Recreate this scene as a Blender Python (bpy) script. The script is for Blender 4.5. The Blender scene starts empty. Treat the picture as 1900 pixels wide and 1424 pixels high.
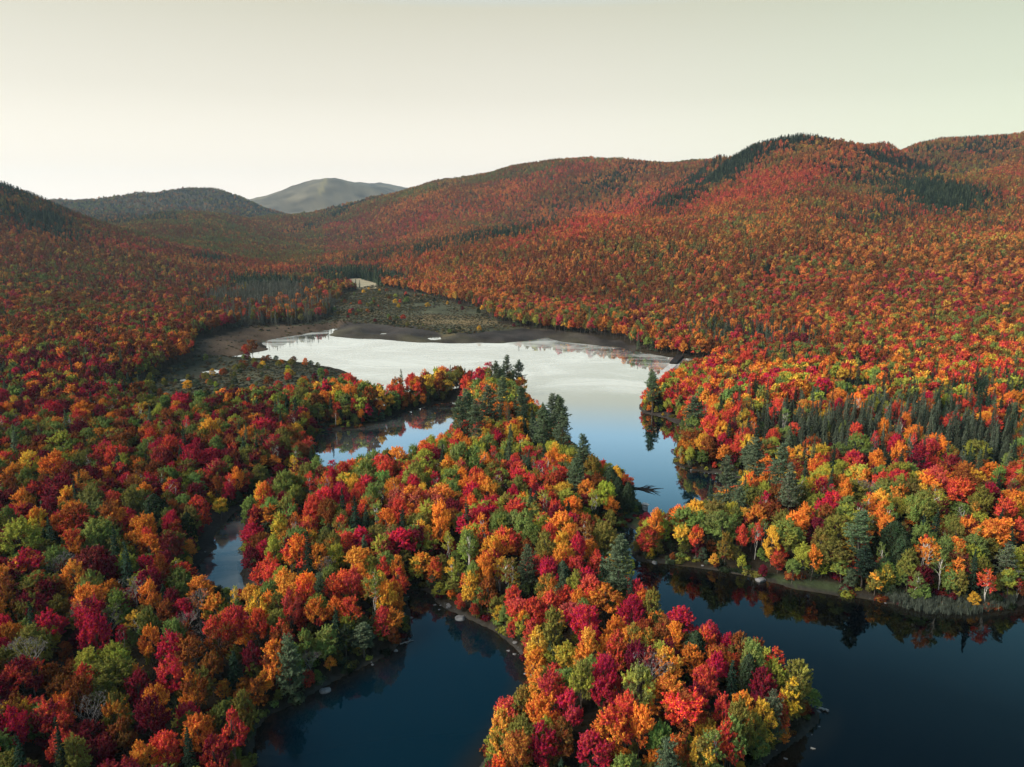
import bpy, math
import numpy as np
rng = np.random.default_rng(11)
SC = bpy.context.scene
COL = SC.collection
# ------------------------------------------------------------------ camera, sky, sun, exposure
F, CX, CY = 1435.0, 950.0, 712.0          # focal length and centre of the 1900 x 1424 photograph
H, PITCH = 85.0, math.radians(12.3)
cam = bpy.data.cameras.new('camera'); camo = bpy.data.objects.new('camera', cam); COL.objects.link(camo)
camo.location = (0, 0, H); camo.rotation_euler = (math.pi/2 - PITCH, 0, 0)
cam.sensor_width = 36; cam.lens = 36*F/1900; cam.clip_start = 1; cam.clip_end = 40000
SC.camera = camo
SUN_EL, SUN_AZ = math.radians(34), math.radians(-108)     # azimuth from +Y towards +X
world = bpy.data.worlds.new('World'); SC.world = world; world.use_nodes = True
wn = world.node_tree.nodes; wl = world.node_tree.links; wn.clear()
def wnode(t, **k):
    n = wn.new(t)
    for a, b in k.items(): setattr(n, a, b)
    return n
sky = wnode('ShaderNodeTexSky', sky_type='NISHITA', sun_disc=False)
sky.sun_elevation = SUN_EL; sky.sun_rotation = SUN_AZ; sky.dust_density = 3.0
bg1 = wnode('ShaderNodeBackground'); bg1.inputs['Strength'].default_value = 0.05
tc = wnode('ShaderNodeTexCoord'); sx = wnode('ShaderNodeSeparateXYZ'); rmp = wnode('ShaderNodeValToRGB')
wl.new(tc.outputs['Generated'], sx.inputs[0]); wl.new(sx.outputs['Z'], rmp.inputs[0])
cr = rmp.color_ramp
SKY = [(0.0, (1.20, 1.08, 0.95)), (0.06, (0.92, 0.82, 0.69)), (0.14, (0.68, 0.60, 0.45)), (0.235, (0.525, 0.465, 0.295)),
       (0.275, (0.33, 0.53, 0.66)), (0.38, (0.10, 0.34, 0.50)), (0.55, (0.006, 0.12, 0.21)), (1.0, (0.004, 0.06, 0.11))]
while len(cr.elements) < len(SKY): cr.elements.new(0.5)
for e, (p, c) in zip(cr.elements, SKY): e.position = p; e.color = (*c, 1)
bg2 = wnode('ShaderNodeBackground'); bg2.inputs['Strength'].default_value = 1.0
add = wnode('ShaderNodeAddShader'); wo = wnode('ShaderNodeOutputWorld')
mrx = wnode('ShaderNodeMapRange', interpolation_type='SMOOTHSTEP'); mrx.inputs[1].default_value = -.05; mrx.inputs[2].default_value = .75; wl.new(sx.outputs['X'], mrx.inputs[0])
mxs = wnode('ShaderNodeMix', data_type='RGBA', blend_type='MULTIPLY'); wl.new(mrx.outputs[0], mxs.inputs[0]); wl.new(rmp.outputs[0], mxs.inputs[6]); mxs.inputs[7].default_value = (.78, .90, .70, 1)
wl.new(sky.outputs[0], bg1.inputs[0]); wl.new(mxs.outputs[2], bg2.inputs[0])
wl.new(bg1.outputs[0], add.inputs[0]); wl.new(bg2.outputs[0], add.inputs[1]); wl.new(add.outputs[0], wo.inputs[0])
sun = bpy.data.lights.new('sun', 'SUN'); sun.energy = 5.0; sun.angle = math.radians(38); sun.color = (1.0, 0.90, 0.78)
suno = bpy.data.objects.new('sun', sun); COL.objects.link(suno)
suno.rotation_euler = (math.pi/2 - SUN_EL, 0, math.pi - SUN_AZ)
SC.view_settings.view_transform = 'Standard'; SC.view_settings.look = 'None'; SC.view_settings.exposure = 0.22
SC.view_settings.gamma = 1.0; SC.view_settings.use_curve_mapping = False
cy = SC.cycles
cy.max_bounces = 5; cy.diffuse_bounces = 2; cy.glossy_bounces = 2; cy.transmission_bounces = 2
cy.volume_bounces = 0; cy.transparent_max_bounces = 4
cy.use_adaptive_sampling = True; cy.adaptive_threshold = 0.02
cy.use_denoising = True; cy.caustics_reflective = False; cy.caustics_refractive = False

# ------------------------------------------------------------------ picture <-> place
SP, CP = math.sin(PITCH), math.cos(PITCH)
def ray(px, py):
    a = (np.asarray(px, float)-CX)/F; b = -(np.asarray(py, float)-CY)/F
    return a, CP + b*SP, -SP + b*CP
def at(px, py, z=0.0):
    dx, dy, dz = ray(px, py); t = (z-H)/dz
    return dx*t, dy*t
def project(x, y, z):
    zz = np.asarray(z, float)-H
    dep = np.maximum(y*CP - zz*SP, 1e-3); up = y*SP + zz*CP
    return CX + F*x/dep, CY - F*up/dep, dep

# ------------------------------------------------------------------ noise
_tab = np.random.default_rng(3).random((256, 256))
def vnoise(x, y):
    xi = np.floor(x).astype(int); yi = np.floor(y).astype(int); fx = x-xi; fy = y-yi
    fx = fx*fx*(3-2*fx); fy = fy*fy*(3-2*fy)
    a = _tab[xi & 255, yi & 255]; b = _tab[(xi+1) & 255, yi & 255]; c = _tab[xi & 255, (yi+1) & 255]; d = _tab[(xi+1) & 255, (yi+1) & 255]
    return (a*(1-fx)+b*fx)*(1-fy) + (c*(1-fx)+d*fx)*fy
def fbm(x, y, f, o=4):
    s = 0; a = 1; t = 0
    for i in range(o):
        s = s + a*vnoise(x*f+17*i, y*f-9*i); t += a; a *= .5; f *= 2
    return s/t*2-1

# ------------------------------------------------------------------ shorelines
LAKE_A = [(425,662),(470,655),(502,648),(485,637),(500,631),(560,621),(628,609),(612,623),(645,628),(700,629),(780,636),(860,637),(935,637),(985,632),
 (1015,627),(1045,635),(1100,640),(1150,645),(1200,655),(1245,664),(1300,668),(1330,672),(1345,680),(1300,690),(1260,705),(1225,725),(1195,745),(1188,758),
 (1200,767),(1235,777),(1262,790),(1270,806),(1252,830),(1247,862),(1275,873),(1330,880),(1400,895),(1430,908),(1400,925),(1330,955),(1270,985),(1225,985),
 (1203,960),(1194,941),(1185,938),(1179,926),(1172,915),(1130,890),(1100,868),(1068,850),(1058,835),(1045,810),(1010,790),(990,775),(982,755),(970,732),
 (940,720),(870,718),(800,726),(750,740),(705,756),(668,742),(650,715),(640,689),(600,679),(560,673),(500,668),(460,666)]
POND_E = [(592,803),(640,797),(700,785),(760,762),(810,750),(850,744),(862,754),(848,775),(850,800),(820,830),(780,860),(720,885),(650,900),(605,890),(590,860),(580,830)]
CREEK_F = [(600,890),(560,905),(500,915),(455,930),(440,948),(414,975),(398,1000),(400,1018),(380,1038),(358,1060),(360,1090),(390,1118),(440,1122),(460,1095),
 (444,1068),(450,1040),(452,1000),(464,965),(520,930),(590,910)]
SOUTH = [(760,1096),(780,1090),(798,1098),(811,1116),(855,1143),(890,1157),(922,1171),(949,1194),(973,1221),(984,1250),(970,1300),(940,1350),(902,1400),(872,1450),(848,1520),
 (870,1580),(1000,1600),(1150,1560),(1280,1510),(1370,1460),(1424,1418),(1457,1390),(1490,1364),(1512,1342),(1523,1318),(1500,1308),(1440,1288),(1370,1258),
 (1300,1228),(1240,1200),(1210,1170),(1188,1130),(1168,1090),(1130,1040),(1105,1015),(1120,1003),(1150,990),(1170,978),(1182,985),(1178,1010),(1172,1030),
 (1189,1039),(1255,1048),(1328,1058),(1384,1067),(1424,1078),(1476,1092),(1542,1101),(1620,1112),(1700,1126),(1760,1132),(1830,1130),(1900,1122),(2050,1110),
 (2300,1130),(3000,1300),(3000,2600),(-100,2600),(250,1900),(380,1700),(440,1520),(468,1440),(472,1390),(480,1355),(498,1326),(538,1305),(599,1274),(653,1247),
 (687,1231),(730,1207),(757,1183),(762,1165),(757,1140),(752,1112)]
def poly(p): x, y = at([a for a, _ in p], [b for _, b in p]); return np.stack([x, y], 1)
POOLS = [[(372,690),(398,685),(418,690),(392,697)],[(255,738),(282,733),(296,739),(268,745)],[(792,628),(815,626),(822,630),(800,632)],[(655,536),(680,533),(690,538),(665,541)],[(330,705),(352,700),(362,707),(340,711)],[(700,619),(716,618),(720,621),(705,622)]]
WATERS = [poly(p) for p in (LAKE_A, POND_E, CREEK_F, SOUTH, *POOLS)]
def inside(P, x, y):
    r = np.zeros(x.shape, bool); j = len(P)-1
    for i in range(len(P)):
        c = ((P[i,1] > y) != (P[j,1] > y)) & (x < (P[j,0]-P[i,0])*(y-P[i,1])/(P[j,1]-P[i,1]+1e-12)+P[i,0])
        r ^= c; j = i
    return r
def pdist(P, x, y):
    d = np.full(x.shape, 1e9)
    for i in range(len(P)):
        a = P[i-1]; b = P[i]; e = b-a
        t = np.clip(((x-a[0])*e[0]+(y-a[1])*e[1])/(e@e+1e-9), 0, 1)
        d = np.minimum(d, (x-a[0]-t*e[0])**2+(y-a[1]-t*e[1])**2)
    return np.sqrt(d)
def shore(x, y):
    """distance to the nearest shoreline, positive on land"""
    s = np.full(x.shape, 700.0)
    m = (y > -300) & (y < 900) & (np.abs(x) < 900)
    xm, ym = x[m], y[m]; sm = np.full(xm.shape, 700.0)
    for P in WATERS:
        d = pdist(P, xm, ym); sm = np.minimum(sm, np.where(inside(P, xm, ym), -d, d))
    sm = sm + fbm(xm, ym, .09, 3)*np.clip(.7+ym*.004, .7, 3.0)
    s[m] = sm
    return s
# ------------------------------------------------------------------ terrain
CTRL = []
def cp(px, py, Y): dx, dy, dz = ray(px, py); t = Y/dy; CTRL.append((dx*t, Y, H+dz*t-(9 if Y > 700 else 0)))
def cz(px, Y, z): CTRL.append(((px-CX)/F*Y, Y, z))
for a in [(1345,292,1750),(1400,268,1650),(1465,252,1600),(1520,260,1630),(1580,264,1660),(1640,265,1720),(1700,256,2000),(1800,253,2050),(1900,252,2050),(2060,245,2050),(2250,250,1900),
 (1500,450,820),(1500,540,690),(1500,350,1200),(1500,300,1400),(1400,320,1420),(1340,330,1480),(1100,392,1250),(1100,450,950),(1100,530,760),(1250,345,1450),(1250,390,1250),(1250,450,920),(1250,530,740),
 (1100,386,1800),(1250,335,1950),(1000,350,2100),(940,311,2450),(1020,295,2400),(1140,297,2400),(1230,297,2400),(1340,291,2400),(860,327,2500),(770,352,2600),(640,380,2900),(560,407,3000),
 (900,420,1500),(800,430,1700),(700,450,1500),(600,440,2000),(900,490,950),(700,490,1150),(1900,450,800),(1900,540,650),(1900,350,1200),(1700,312,1400),(1600,330,1380),(1800,312,1500),(1700,400,1050),
 (2100,450,800),(2100,350,1200),(0,336,1300),(-150,310,1300),(-350,300,1250),(60,358,1350),(110,381,1400),(165,400,1450),(0,420,1050),(0,500,800),(-200,500,780),(-200,410,1000),(200,422,1500),(200,500,900),
 (350,393,2100),(440,403,2200),(270,398,2050),(350,430,1600),(450,450,1500),(530,455,1700),(540,502,1150),(400,500,1000),(300,560,750),(100,560,680),
 (100,374,3600),(200,363,3600),(300,351,3600),(370,347,3600),(430,356,3600),(480,379,3700),(550,409,3800),(0,378,3600),
 (470,371,6500),(540,346,6500),(575,333,6500),(610,328,6500),(645,335,6500),(700,352,6800),(760,362,7000),(690,345,9000),(715,341,9000),(755,352,9000)]: cp(*a)
for a in [(1000,3200,140),(700,3600,110),(1250,3000,150),(1500,2500,190),(1900,3000,200),(1250,1650,100),(1150,1500,66),(1050,1500,52),(1350,1760,150),(1700,1650,150),(1580,1850,170),(350,2750,55),(120,2000,45),(0,1800,60),(300,4800,90),(550,4700,90),(0,5000,90),(600,5400,120),
 (400,8500,100),(1200,5200,150),(1500,6500,100),(1000,9000,100),(200,7500,80),(1900,7000,100),(700,11000,60),(0,11000,60),(1900,11000,60),(600,1000,3),(800,900,3),(700,800,2),
 (0,500,5),(400,600,2),(-300,450,6),(900,600,1),(1300,600,2),(1600,520,3),(1900,430,5),(2200,430,8),(1000,400,1),(0,300,4),(500,300,1.5),(1500,350,2.5),(1900,300,4),(1000,200,1.5),(0,150,3),(1900,150,2),(1000,90,1),(0,60,3),(1900,60,2)]: cz(*a)
CTRL = np.array(CTRL)
def uvw(x, y): yy = np.maximum(y, 60.0); return x/yy*1.6, np.log(yy)
def _tps(cu, cv, z, lam=2e-4):
    n = len(z); r2 = (cu[:, None]-cu)**2+(cv[:, None]-cv)**2
    K = .5*r2*np.log(r2+1e-12)+np.eye(n)*lam; Pm = np.stack([np.ones(n), cu, cv], 1)
    A = np.zeros((n+3, n+3)); A[:n,:n] = K; A[:n,n:] = Pm; A[n:,:n] = Pm.T
    return np.linalg.solve(A, np.r_[z, 0, 0, 0])
CU, CV = uvw(CTRL[:,0], CTRL[:,1]); W = _tps(CU, CV, CTRL[:,2])
def base_height(x, y):
    u, v = uvw(x, y); u = np.clip(u, -2.2, 2.2); z = W[-3]+W[-2]*u+W[-1]*v
    for i in range(len(CU)):
        r2 = (u-CU[i])**2+(v-CV[i])**2; z = z + W[i]*.5*r2*np.log(r2+1e-12)
    return z
def height(x, y, s=None):
    x = np.asarray(x, float); y = np.asarray(y, float)
    if s is None: s = shore(x, y)
    z = np.maximum(base_height(x, y), .6)
    z = z + fbm(x, y, .004, 4)*np.clip((y-500)*.014, 0, 20) + fbm(x+900, y, .0012, 3)*np.clip((y-900)*.01, 0, 22) - np.abs(fbm(x*.8+.6*y, y*.35, .0045, 3))*np.clip((y-650)*.025, 0, 22)
    z = np.maximum(z, .5) + np.where(y > 2700, fbm(x, y, .02, 3)*5, 0) + np.where(y > 5000, fbm(x, y*.5, .0035, 4)*26, 0)
    k = np.clip(s/45, 0, 1)
    land = .12 + np.minimum(s*.16, 2.2)*np.clip((s+.0)/3, 0, 1) + (z-.5)*k*k*(3-2*k) + 2.0*(1-np.exp(-np.maximum(s, 0)/30))*(y < 330)
    land = land + fbm(x, y, .12, 2)*.25*np.clip(s/6, 0, 1)
    return np.where(s > 0, land, np.maximum(s*.14, -3.5)+.0)

def mesh_obj(name, v, f, mats, parent=None, smooth=False):
    me = bpy.data.meshes.new(name); me.from_pydata(v, [], f) if isinstance(f, list) else fast_mesh(me, v, f)
    for m in (mats if isinstance(mats, (list, tuple)) else [mats]): me.materials.append(m)
    if smooth: me.shade_smooth()
    o = bpy.data.objects.new(name, me); COL.objects.link(o)
    if parent is not None: o.parent = parent
    return o
def fast_mesh(me, v, f):
    v = np.ascontiguousarray(v, np.float32); f = np.ascontiguousarray(f, np.int32); n, k = f.shape
    me.vertices.add(len(v)); me.vertices.foreach_set('co', v.ravel())
    me.loops.add(n*k); me.loops.foreach_set('vertex_index', f.ravel())
    me.polygons.add(n); me.polygons.foreach_set('loop_start', np.arange(0, n*k, k, dtype=np.int32))
    me.update(calc_edges=True)
def tag(o, label, cat=None, group=None, kind=None):
    o['label'] = label
    if cat: o['category'] = cat
    if group: o['group'] = group
    if kind: o['kind'] = kind
    return o
# ------------------------------------------------------------------ materials
def material(name):
    m = bpy.data.materials.new(name); m.use_nodes = True; nt = m.node_tree; nt.nodes.clear()
    out = nt.nodes.new('ShaderNodeOutputMaterial')
    def N(t, **k):
        n = nt.nodes.new(t)
        for a, b in k.items():
            if a[0] == '_': n.inputs[a[1:].replace('_', ' ')].default_value = b
            else: setattr(n, a, b)
        return n
    return m, N, nt.links.new, out
def math_node(N, L, op, a, b=None, c=None):
    n = N('ShaderNodeMath', operation=op)
    for i, x in enumerate((a, b, c)):
        if x is None: continue
        if isinstance(x, (int, float)): n.inputs[i].default_value = x
        else: L(x, n.inputs[i])
    return n.outputs[0]
def mix_rgb(N, L, fac, a, b, blend='MIX'):
    n = N('ShaderNodeMix', data_type='RGBA', blend_type=blend)
    for s, x in ((n.inputs[0], fac), (n.inputs[6], a), (n.inputs[7], b)):
        if isinstance(x, (int, float)): s.default_value = x
        elif isinstance(x, tuple): s.default_value = (*x, 1) if len(x) == 3 else x
        else: L(x, s)
    return n.outputs[2]
def foliage(name, trans=.28):
    m, N, L, out = material(name)
    t1 = N('ShaderNodeAttribute', attribute_name='tint', attribute_type='INSTANCER'); t2 = N('ShaderNodeAttribute', attribute_name='tint2', attribute_type='INSTANCER')
    cl = N('ShaderNodeAttribute', attribute_name='cl'); lf = N('ShaderNodeAttribute', attribute_name='lf')
    mr = N('ShaderNodeMapRange', interpolation_type='SMOOTHSTEP'); mr.inputs[1].default_value = .35; mr.inputs[2].default_value = .75
    L(cl.outputs['Fac'], mr.inputs[0])
    c = mix_rgb(N, L, mr.outputs[0], t1.outputs['Color'], t2.outputs['Color'])
    hs = N('ShaderNodeHueSaturation'); hs.inputs['Saturation'].default_value = 1.0; L(c, hs.inputs['Color'])
    L(math_node(N, L, 'MULTIPLY_ADD', lf.outputs['Fac'], .07, .465), hs.inputs['Hue'])
    L(math_node(N, L, 'MULTIPLY_ADD', lf.outputs['Fac'], .7, .65), hs.inputs['Value'])
    d = N('ShaderNodeBsdfDiffuse'); tr = N('ShaderNodeBsdfTranslucent'); mx = N('ShaderNodeMixShader'); mx.inputs[0].default_value = trans
    L(hs.outputs[0], d.inputs[0]); L(hs.outputs[0], tr.inputs[0]); L(d.outputs[0], mx.inputs[1]); L(tr.outputs[0], mx.inputs[2]); L(mx.outputs[0], out.inputs[0])
    return m
def simple(name, col, rough=.85, noise=3.0, amt=.45, bump=.0):
    m, N, L, out = material(name)
    p = N('ShaderNodeBsdfPrincipled'); p.inputs['Roughness'].default_value = rough; p.inputs['Specular IOR Level'].default_value = .2
    t = N('ShaderNodeTexCoord'); n = N('ShaderNodeTexNoise'); n.inputs['Scale'].default_value = noise; n.inputs['Detail'].default_value = 6
    L(t.outputs['Object'], n.inputs['Vector'])
    lo = tuple(c*(1-amt) for c in col); hi = tuple(min(1, c*(1+amt)) for c in col)
    mr = N('ShaderNodeMapRange'); mr.inputs[1].default_value = .3; mr.inputs[2].default_value = .7; L(n.outputs[0], mr.inputs[0])
    L(mix_rgb(N, L, mr.outputs[0], lo, hi), p.inputs['Base Color'])
    if bump:
        b = N('ShaderNodeBump'); b.inputs['Strength'].default_value = bump; L(n.outputs[0], b.inputs['Height']); L(b.outputs[0], p.inputs['Normal'])
    L(p.outputs[0], out.inputs[0]); return m
M_LEAF = foliage('leaves', .3); M_NEEDLE = foliage('needles', .1)
M_BARK = simple('bark', (.10, .08, .065), noise=2); M_BIRCH = simple('birch bark', (.55, .52, .46), noise=2, amt=.25); M_GREY = simple('dead wood', (.30, .28, .26), noise=2)
M_ROCK = simple('granite', (.17, .17, .17), noise=1.2, bump=.4); M_CONC = simple('weathered concrete', (.48, .47, .44), noise=.8, bump=.2); M_DARKWOOD = simple('wet dark timber', (.02, .018, .016), noise=2)
# ------------------------------------------------------------------ ground zones
def zone(p): return poly(p)
MARSH_N = zone([(385,640),(450,617),(540,612),(600,604),(622,572),(640,547),(690,532),(760,545),(830,565),(895,580),(915,600),(960,613),(1010,620),(1160,645),(1000,640),(880,642),(700,634),(640,615),(480,638),(430,664),(375,668),(362,655)])
MARSH_W = zone([(660,704),(600,684),(500,672),(425,668),(370,672),(320,692),(215,738),(222,778),(330,768),(420,772),(500,764),(545,742),(650,716)])
MUD_N = zone([(608,624),(626,609),(660,607),(720,611),(800,621),(870,627),(930,620),(960,614),(1010,620),(1080,626),(1160,640),(1190,655),(1000,640),(930,640),(780,640),(700,634)])
MUD_F = zone([(355,1072),(368,1000),(382,962),(435,940),(470,932),(462,990),(445,1045),(495,1073),(492,1090),(430,1118),(370,1110)])
DAM = zone([(1142,930),(1180,922),(1215,945),(1190,985),(1150,978),(1135,950)])
MUD_B = zone([(1186,755),(1262,782),(1265,800),(1200,775)])
MUD_E = zone([(840,735),(862,738),(872,755),(845,762),(800,765)])
MUD_E2 = zone([(575,800),(610,792),(640,798),(600,812)])
CREEK_R = zone([(1490,688),(1560,690),(1640,703),(1690,718),(1600,716),(1530,702)])
MEADOW = zone([(638,522),(665,520),(700,530),(700,538),(650,537)])
BEACH_C = zone([(1428,1070),(1500,1083),(1560,1094),(1575,1104),(1500,1100),(1424,1084)])
SPIT = zone([(350,676),(372,640),(480,622),(640,603),(645,622),(505,660),(430,670)])
NO_TREES = [SPIT, MARSH_N, MARSH_W, MUD_N, MUD_F, DAM, MUD_E, MUD_E2, CREEK_R, MEADOW, BEACH_C]
# ------------------------------------------------------------------ ground mesh (one sheet, finer towards the viewpoint)
ang = np.r_[np.linspace(-180, -52, 44)[:-1], np.arange(-52, 52.01, .21), np.linspace(52, 180, 44)[1:-1]]
rad = [12.0]
while rad[-1] < 9700: rad.append(rad[-1]*(1.05 if rad[-1] < 70 else 1.0085 if rad[-1] < 3200 else 1.02))
rad = np.array(rad); AN, RA = np.meshgrid(np.radians(ang), rad)
gx = (RA*np.sin(AN)).ravel(); gy = (RA*np.cos(AN)).ravel()
gs = shore(gx, gy); gz = height(gx, gy, gs)
na, nr = len(ang), len(rad)
i = np.arange(nr-1)[:, None]*na; j = np.arange(na)[None]; j2 = (j+1) % na
gf = np.stack([i+j, i+j2, i+na+j2, i+na+j], -1).reshape(-1, 4)[:, ::-1]
gcol = np.empty((len(gx), 4), np.float32); gcol[:, 3] = 1
n1 = fbm(gx, gy, .03, 4)[:, None]; n2 = fbm(gx+500, gy, .11, 3)[:, None]
C = lambda *c: np.array(c)[None]
base = C(.028,.022,.014)*(1+.4*n2); gcol[:, :3] = base
jx = fbm(gx, gy, .035, 3)*9; jy = fbm(gx+77, gy, .035, 3)*26
def paint(mask, c): gcol[mask, :3] = c[mask] if len(c) > 1 else c
near = (gy > 0) & (gy < 1500)
mm = np.zeros(len(gx), bool); mm[near] = inside(MARSH_N, (gx+jx*np.clip(gy/400, .1, 1))[near], (gy+jy*np.clip((gy-200)/400, .05, 1))[near])
mar = np.clip(C(.062,.060,.036)*(1+.6*n2) + np.clip(n1, 0, 1)*C(.20,.12,.05) + np.clip(-n1-.1, 0, 1)*C(.03,.04,.02), .01, 1)
paint(mm, mar)
red_bank = zone([(360,668),(380,640),(450,617),(560,612),(640,604),(640,616),(500,634),(480,640),(500,650),(430,664)])
mm[near] = inside(red_bank, (gx+jx*np.clip(gy/400, .1, 1))[near], (gy+jy*np.clip((gy-200)/400, .05, 1))[near]); paint(mm, np.clip(C(.088,.060,.040)*(1+.6*n2), .01, 1))
mm[near] = inside(MARSH_W, (gx+jx*np.clip(gy/400, .1, 1))[near], (gy+jy*np.clip((gy-200)/400, .05, 1))[near]); paint(mm, np.clip(C(.05,.052,.035)*(1+.6*n2)+np.clip(n1, 0, 1)*C(.06,.05,.02), .01, 1))
for Z in (MUD_N, MUD_F, MUD_B, MUD_E, MUD_E2):
    mm[near] = inside(Z, (gx+jx*np.clip(gy/400, .1, 1))[near], (gy+jy*np.clip((gy-200)/400, .05, 1))[near]); paint(mm, np.clip(C(.042,.036,.032)*(1+.8*n2)+np.clip(n1-.05, 0, 1)*C(.10,.09,.04), .005, 1))
mm[near] = inside(MEADOW, gx[near], gy[near]); paint(mm, C(.38,.33,.22)*(1+.2*n2))
mm[near] = inside(CREEK_R, gx[near], gy[near]); paint(mm, C(.03,.035,.02)*(1+.4*n2))
for Z in (DAM, BEACH_C):
    mm[near] = inside(Z, (gx+jx*np.clip(gy/400, .1, 1))[near], (gy+jy*np.clip((gy-200)/400, .05, 1))[near]); paint(mm, C(.045,.06,.028)*(1+.4*n2))
bank = near & (gs > -3) & (gs < .9) & (gy < 300)
paint(bank, np.clip(C(.042,.039,.034)*(1+.8*n2), .01, 1))
under = near & (gs <= -.4); paint(under, C(.05,.04,.025)*(1+.3*n2))
ski = (gy > 5800) & (gy < 7200)
ppx, ppy, _ = project(gx, gy, gz)
far = gy > 1500
fc = C(.085,.052,.022)*(1+.5*n2)+np.clip(n1, 0, 1)*C(.03,-.01,-.005)
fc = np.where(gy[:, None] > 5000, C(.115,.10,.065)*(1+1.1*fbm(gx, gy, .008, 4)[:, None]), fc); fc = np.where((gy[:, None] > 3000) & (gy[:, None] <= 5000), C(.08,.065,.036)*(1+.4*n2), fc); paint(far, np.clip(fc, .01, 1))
sk = ski & (np.abs(ppx-(604-(ppy-330)*.35)) < 4); paint(sk, C(.2,.17,.08)*(1+.1*n2))
m, N, L, out = material('ground cover')
a = N('ShaderNodeAttribute', attribute_name='soil'); p = N('ShaderNodeBsdfPrincipled'); p.inputs['Roughness'].default_value = .95; p.inputs['Specular IOR Level'].default_value = .1
tcn = N('ShaderNodeTexCoord'); nz = N('ShaderNodeTexNoise'); nz.inputs['Scale'].default_value = .9; nz.inputs['Detail'].default_value = 8; L(tcn.outputs['Object'], nz.inputs['Vector'])
L(mix_rgb(N, L, .8, a.outputs['Color'], mix_rgb(N, L, nz.outputs[0], (.25,.25,.25), (1.75,1.75,1.7)), 'MULTIPLY'), p.inputs['Base Color'])
b = N('ShaderNodeBump'); b.inputs['Strength'].default_value = .8; b.inputs['Distance'].default_value = .4; L(nz.outputs[0], b.inputs['Height']); L(b.outputs[0], p.inputs['Normal'])
L(p.outputs[0], out.inputs[0]); M_GROUND = m
ground = mesh_obj('ground', np.stack([gx, gy, gz], 1), gf, M_GROUND, smooth=True); ground['kind'] = 'structure'
ground['label'] = 'forest floor, marsh, mudflats and hills around the lakes'
ca = ground.data.attributes.new('soil', 'FLOAT_COLOR', 'POINT'); ca.data.foreach_set('color', gcol.ravel())
# ------------------------------------------------------------------ water
m, N, L, out = material('lake water')
lw = N('ShaderNodeLayerWeight'); lw.inputs['Blend'].default_value = .5
fr = N('ShaderNodeValToRGB'); L(lw.outputs['Facing'], fr.inputs[0])
FR = [(0, .015), (.30, .014), (.40, .030), (.50, .060), (.60, .15), (.72, .70), (.80, .92), (1, 1)]
while len(fr.color_ramp.elements) < len(FR): fr.color_ramp.elements.new(.5)
for e, (q, v) in zip(fr.color_ramp.elements, FR): e.position = q; e.color = (v, v, v, 1)
geo = N('ShaderNodeNewGeometry'); nz = N('ShaderNodeTexNoise'); nz.inputs['Scale'].default_value = .55; nz.inputs['Detail'].default_value = 5; L(geo.outputs['Position'], nz.inputs['Vector'])
bp = N('ShaderNodeBump'); bp.inputs['Strength'].default_value = .05; bp.inputs['Distance'].default_value = .12; L(nz.outputs[0], bp.inputs['Height'])
gl = N('ShaderNodeBsdfGlossy'); gl.inputs['Roughness'].default_value = .03; gl.inputs['Color'].default_value = (.93,.98,1,1); L(bp.outputs[0], gl.inputs['Normal'])
at_s = N('ShaderNodeAttribute', attribute_name='shallow'); at_f = N('ShaderNodeAttribute', attribute_name='film')
df = N('ShaderNodeBsdfDiffuse'); at_d = N('ShaderNodeAttribute', attribute_name='deep'); L(mix_rgb(N, L, at_s.outputs['Fac'], mix_rgb(N, L, at_d.outputs['Fac'], (.0002,.0110,.0200), (.0001,.0006,.0014)), (.014,.012,.008)), df.inputs[0])  # cove's teal sky reflection and right-hand dimness put into the body colour
mx = N('ShaderNodeMixShader'); L(fr.outputs[0], mx.inputs[0]); L(df.outputs[0], mx.inputs[1]); L(gl.outputs[0], mx.inputs[2])
# the far basin carries a pale film of floating pondweed and pollen, streaked by the wind
mp = N('ShaderNodeMapping'); mp.inputs['Scale'].default_value = (.016, .03, 1); L(geo.outputs['Position'], mp.inputs[0])
nf = N('ShaderNodeTexNoise'); nf.inputs['Scale'].default_value = 1; nf.inputs['Detail'].default_value = 9; nf.inputs['Roughness'].default_value = .7; nf.inputs['Distortion'].default_value = .8; L(mp.outputs[0], nf.inputs['Vector'])
mr = N('ShaderNodeMapRange'); mr.inputs[1].default_value = .42; mr.inputs[2].default_value = .62; L(nf.outputs[0], mr.inputs[0])
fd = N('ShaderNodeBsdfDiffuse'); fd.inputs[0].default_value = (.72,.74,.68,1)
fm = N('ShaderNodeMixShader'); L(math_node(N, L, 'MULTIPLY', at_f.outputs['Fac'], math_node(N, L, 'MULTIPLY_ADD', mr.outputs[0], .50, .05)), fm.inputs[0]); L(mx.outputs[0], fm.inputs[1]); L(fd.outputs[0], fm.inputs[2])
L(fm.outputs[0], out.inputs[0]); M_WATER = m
wa = np.radians(np.r_[np.linspace(-180, -50, 20)[:-1], np.linspace(-50, 50, 260), np.linspace(50, 180, 20)[1:-1]])
wr = 12*1.017**np.arange(0, 250); WA, WR = np.meshgrid(wa, wr); wx = (WR*np.sin(WA)).ravel(); wy = (WR*np.cos(WA)).ravel()
nb, nr2 = len(wa), len(wr); i = np.arange(nr2-1)[:, None]*nb; j = np.arange(nb)[None]; j2 = (j+1) % nb
wf = np.stack([i+j, i+j2, i+nb+j2, i+nb+j], -1).reshape(-1, 4)[:, ::-1]
ws = shore(wx, wy); keep = (ws < 25)[wf].any(1); wf = wf[keep]
lake = mesh_obj('lake', np.stack([wx, wy, 0*wx], 1), wf, M_WATER); lake['kind'] = 'structure'; lake['label'] = 'still dark lake with coves and a pale far basin'
at1 = lake.data.attributes.new('shallow', 'FLOAT', 'POINT'); at1.data.foreach_set('value', np.clip(1+ws/4.5, 0, 1).astype(np.float32))
fpx, fpy, _ = project(wx, wy, 0*wx)
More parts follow.
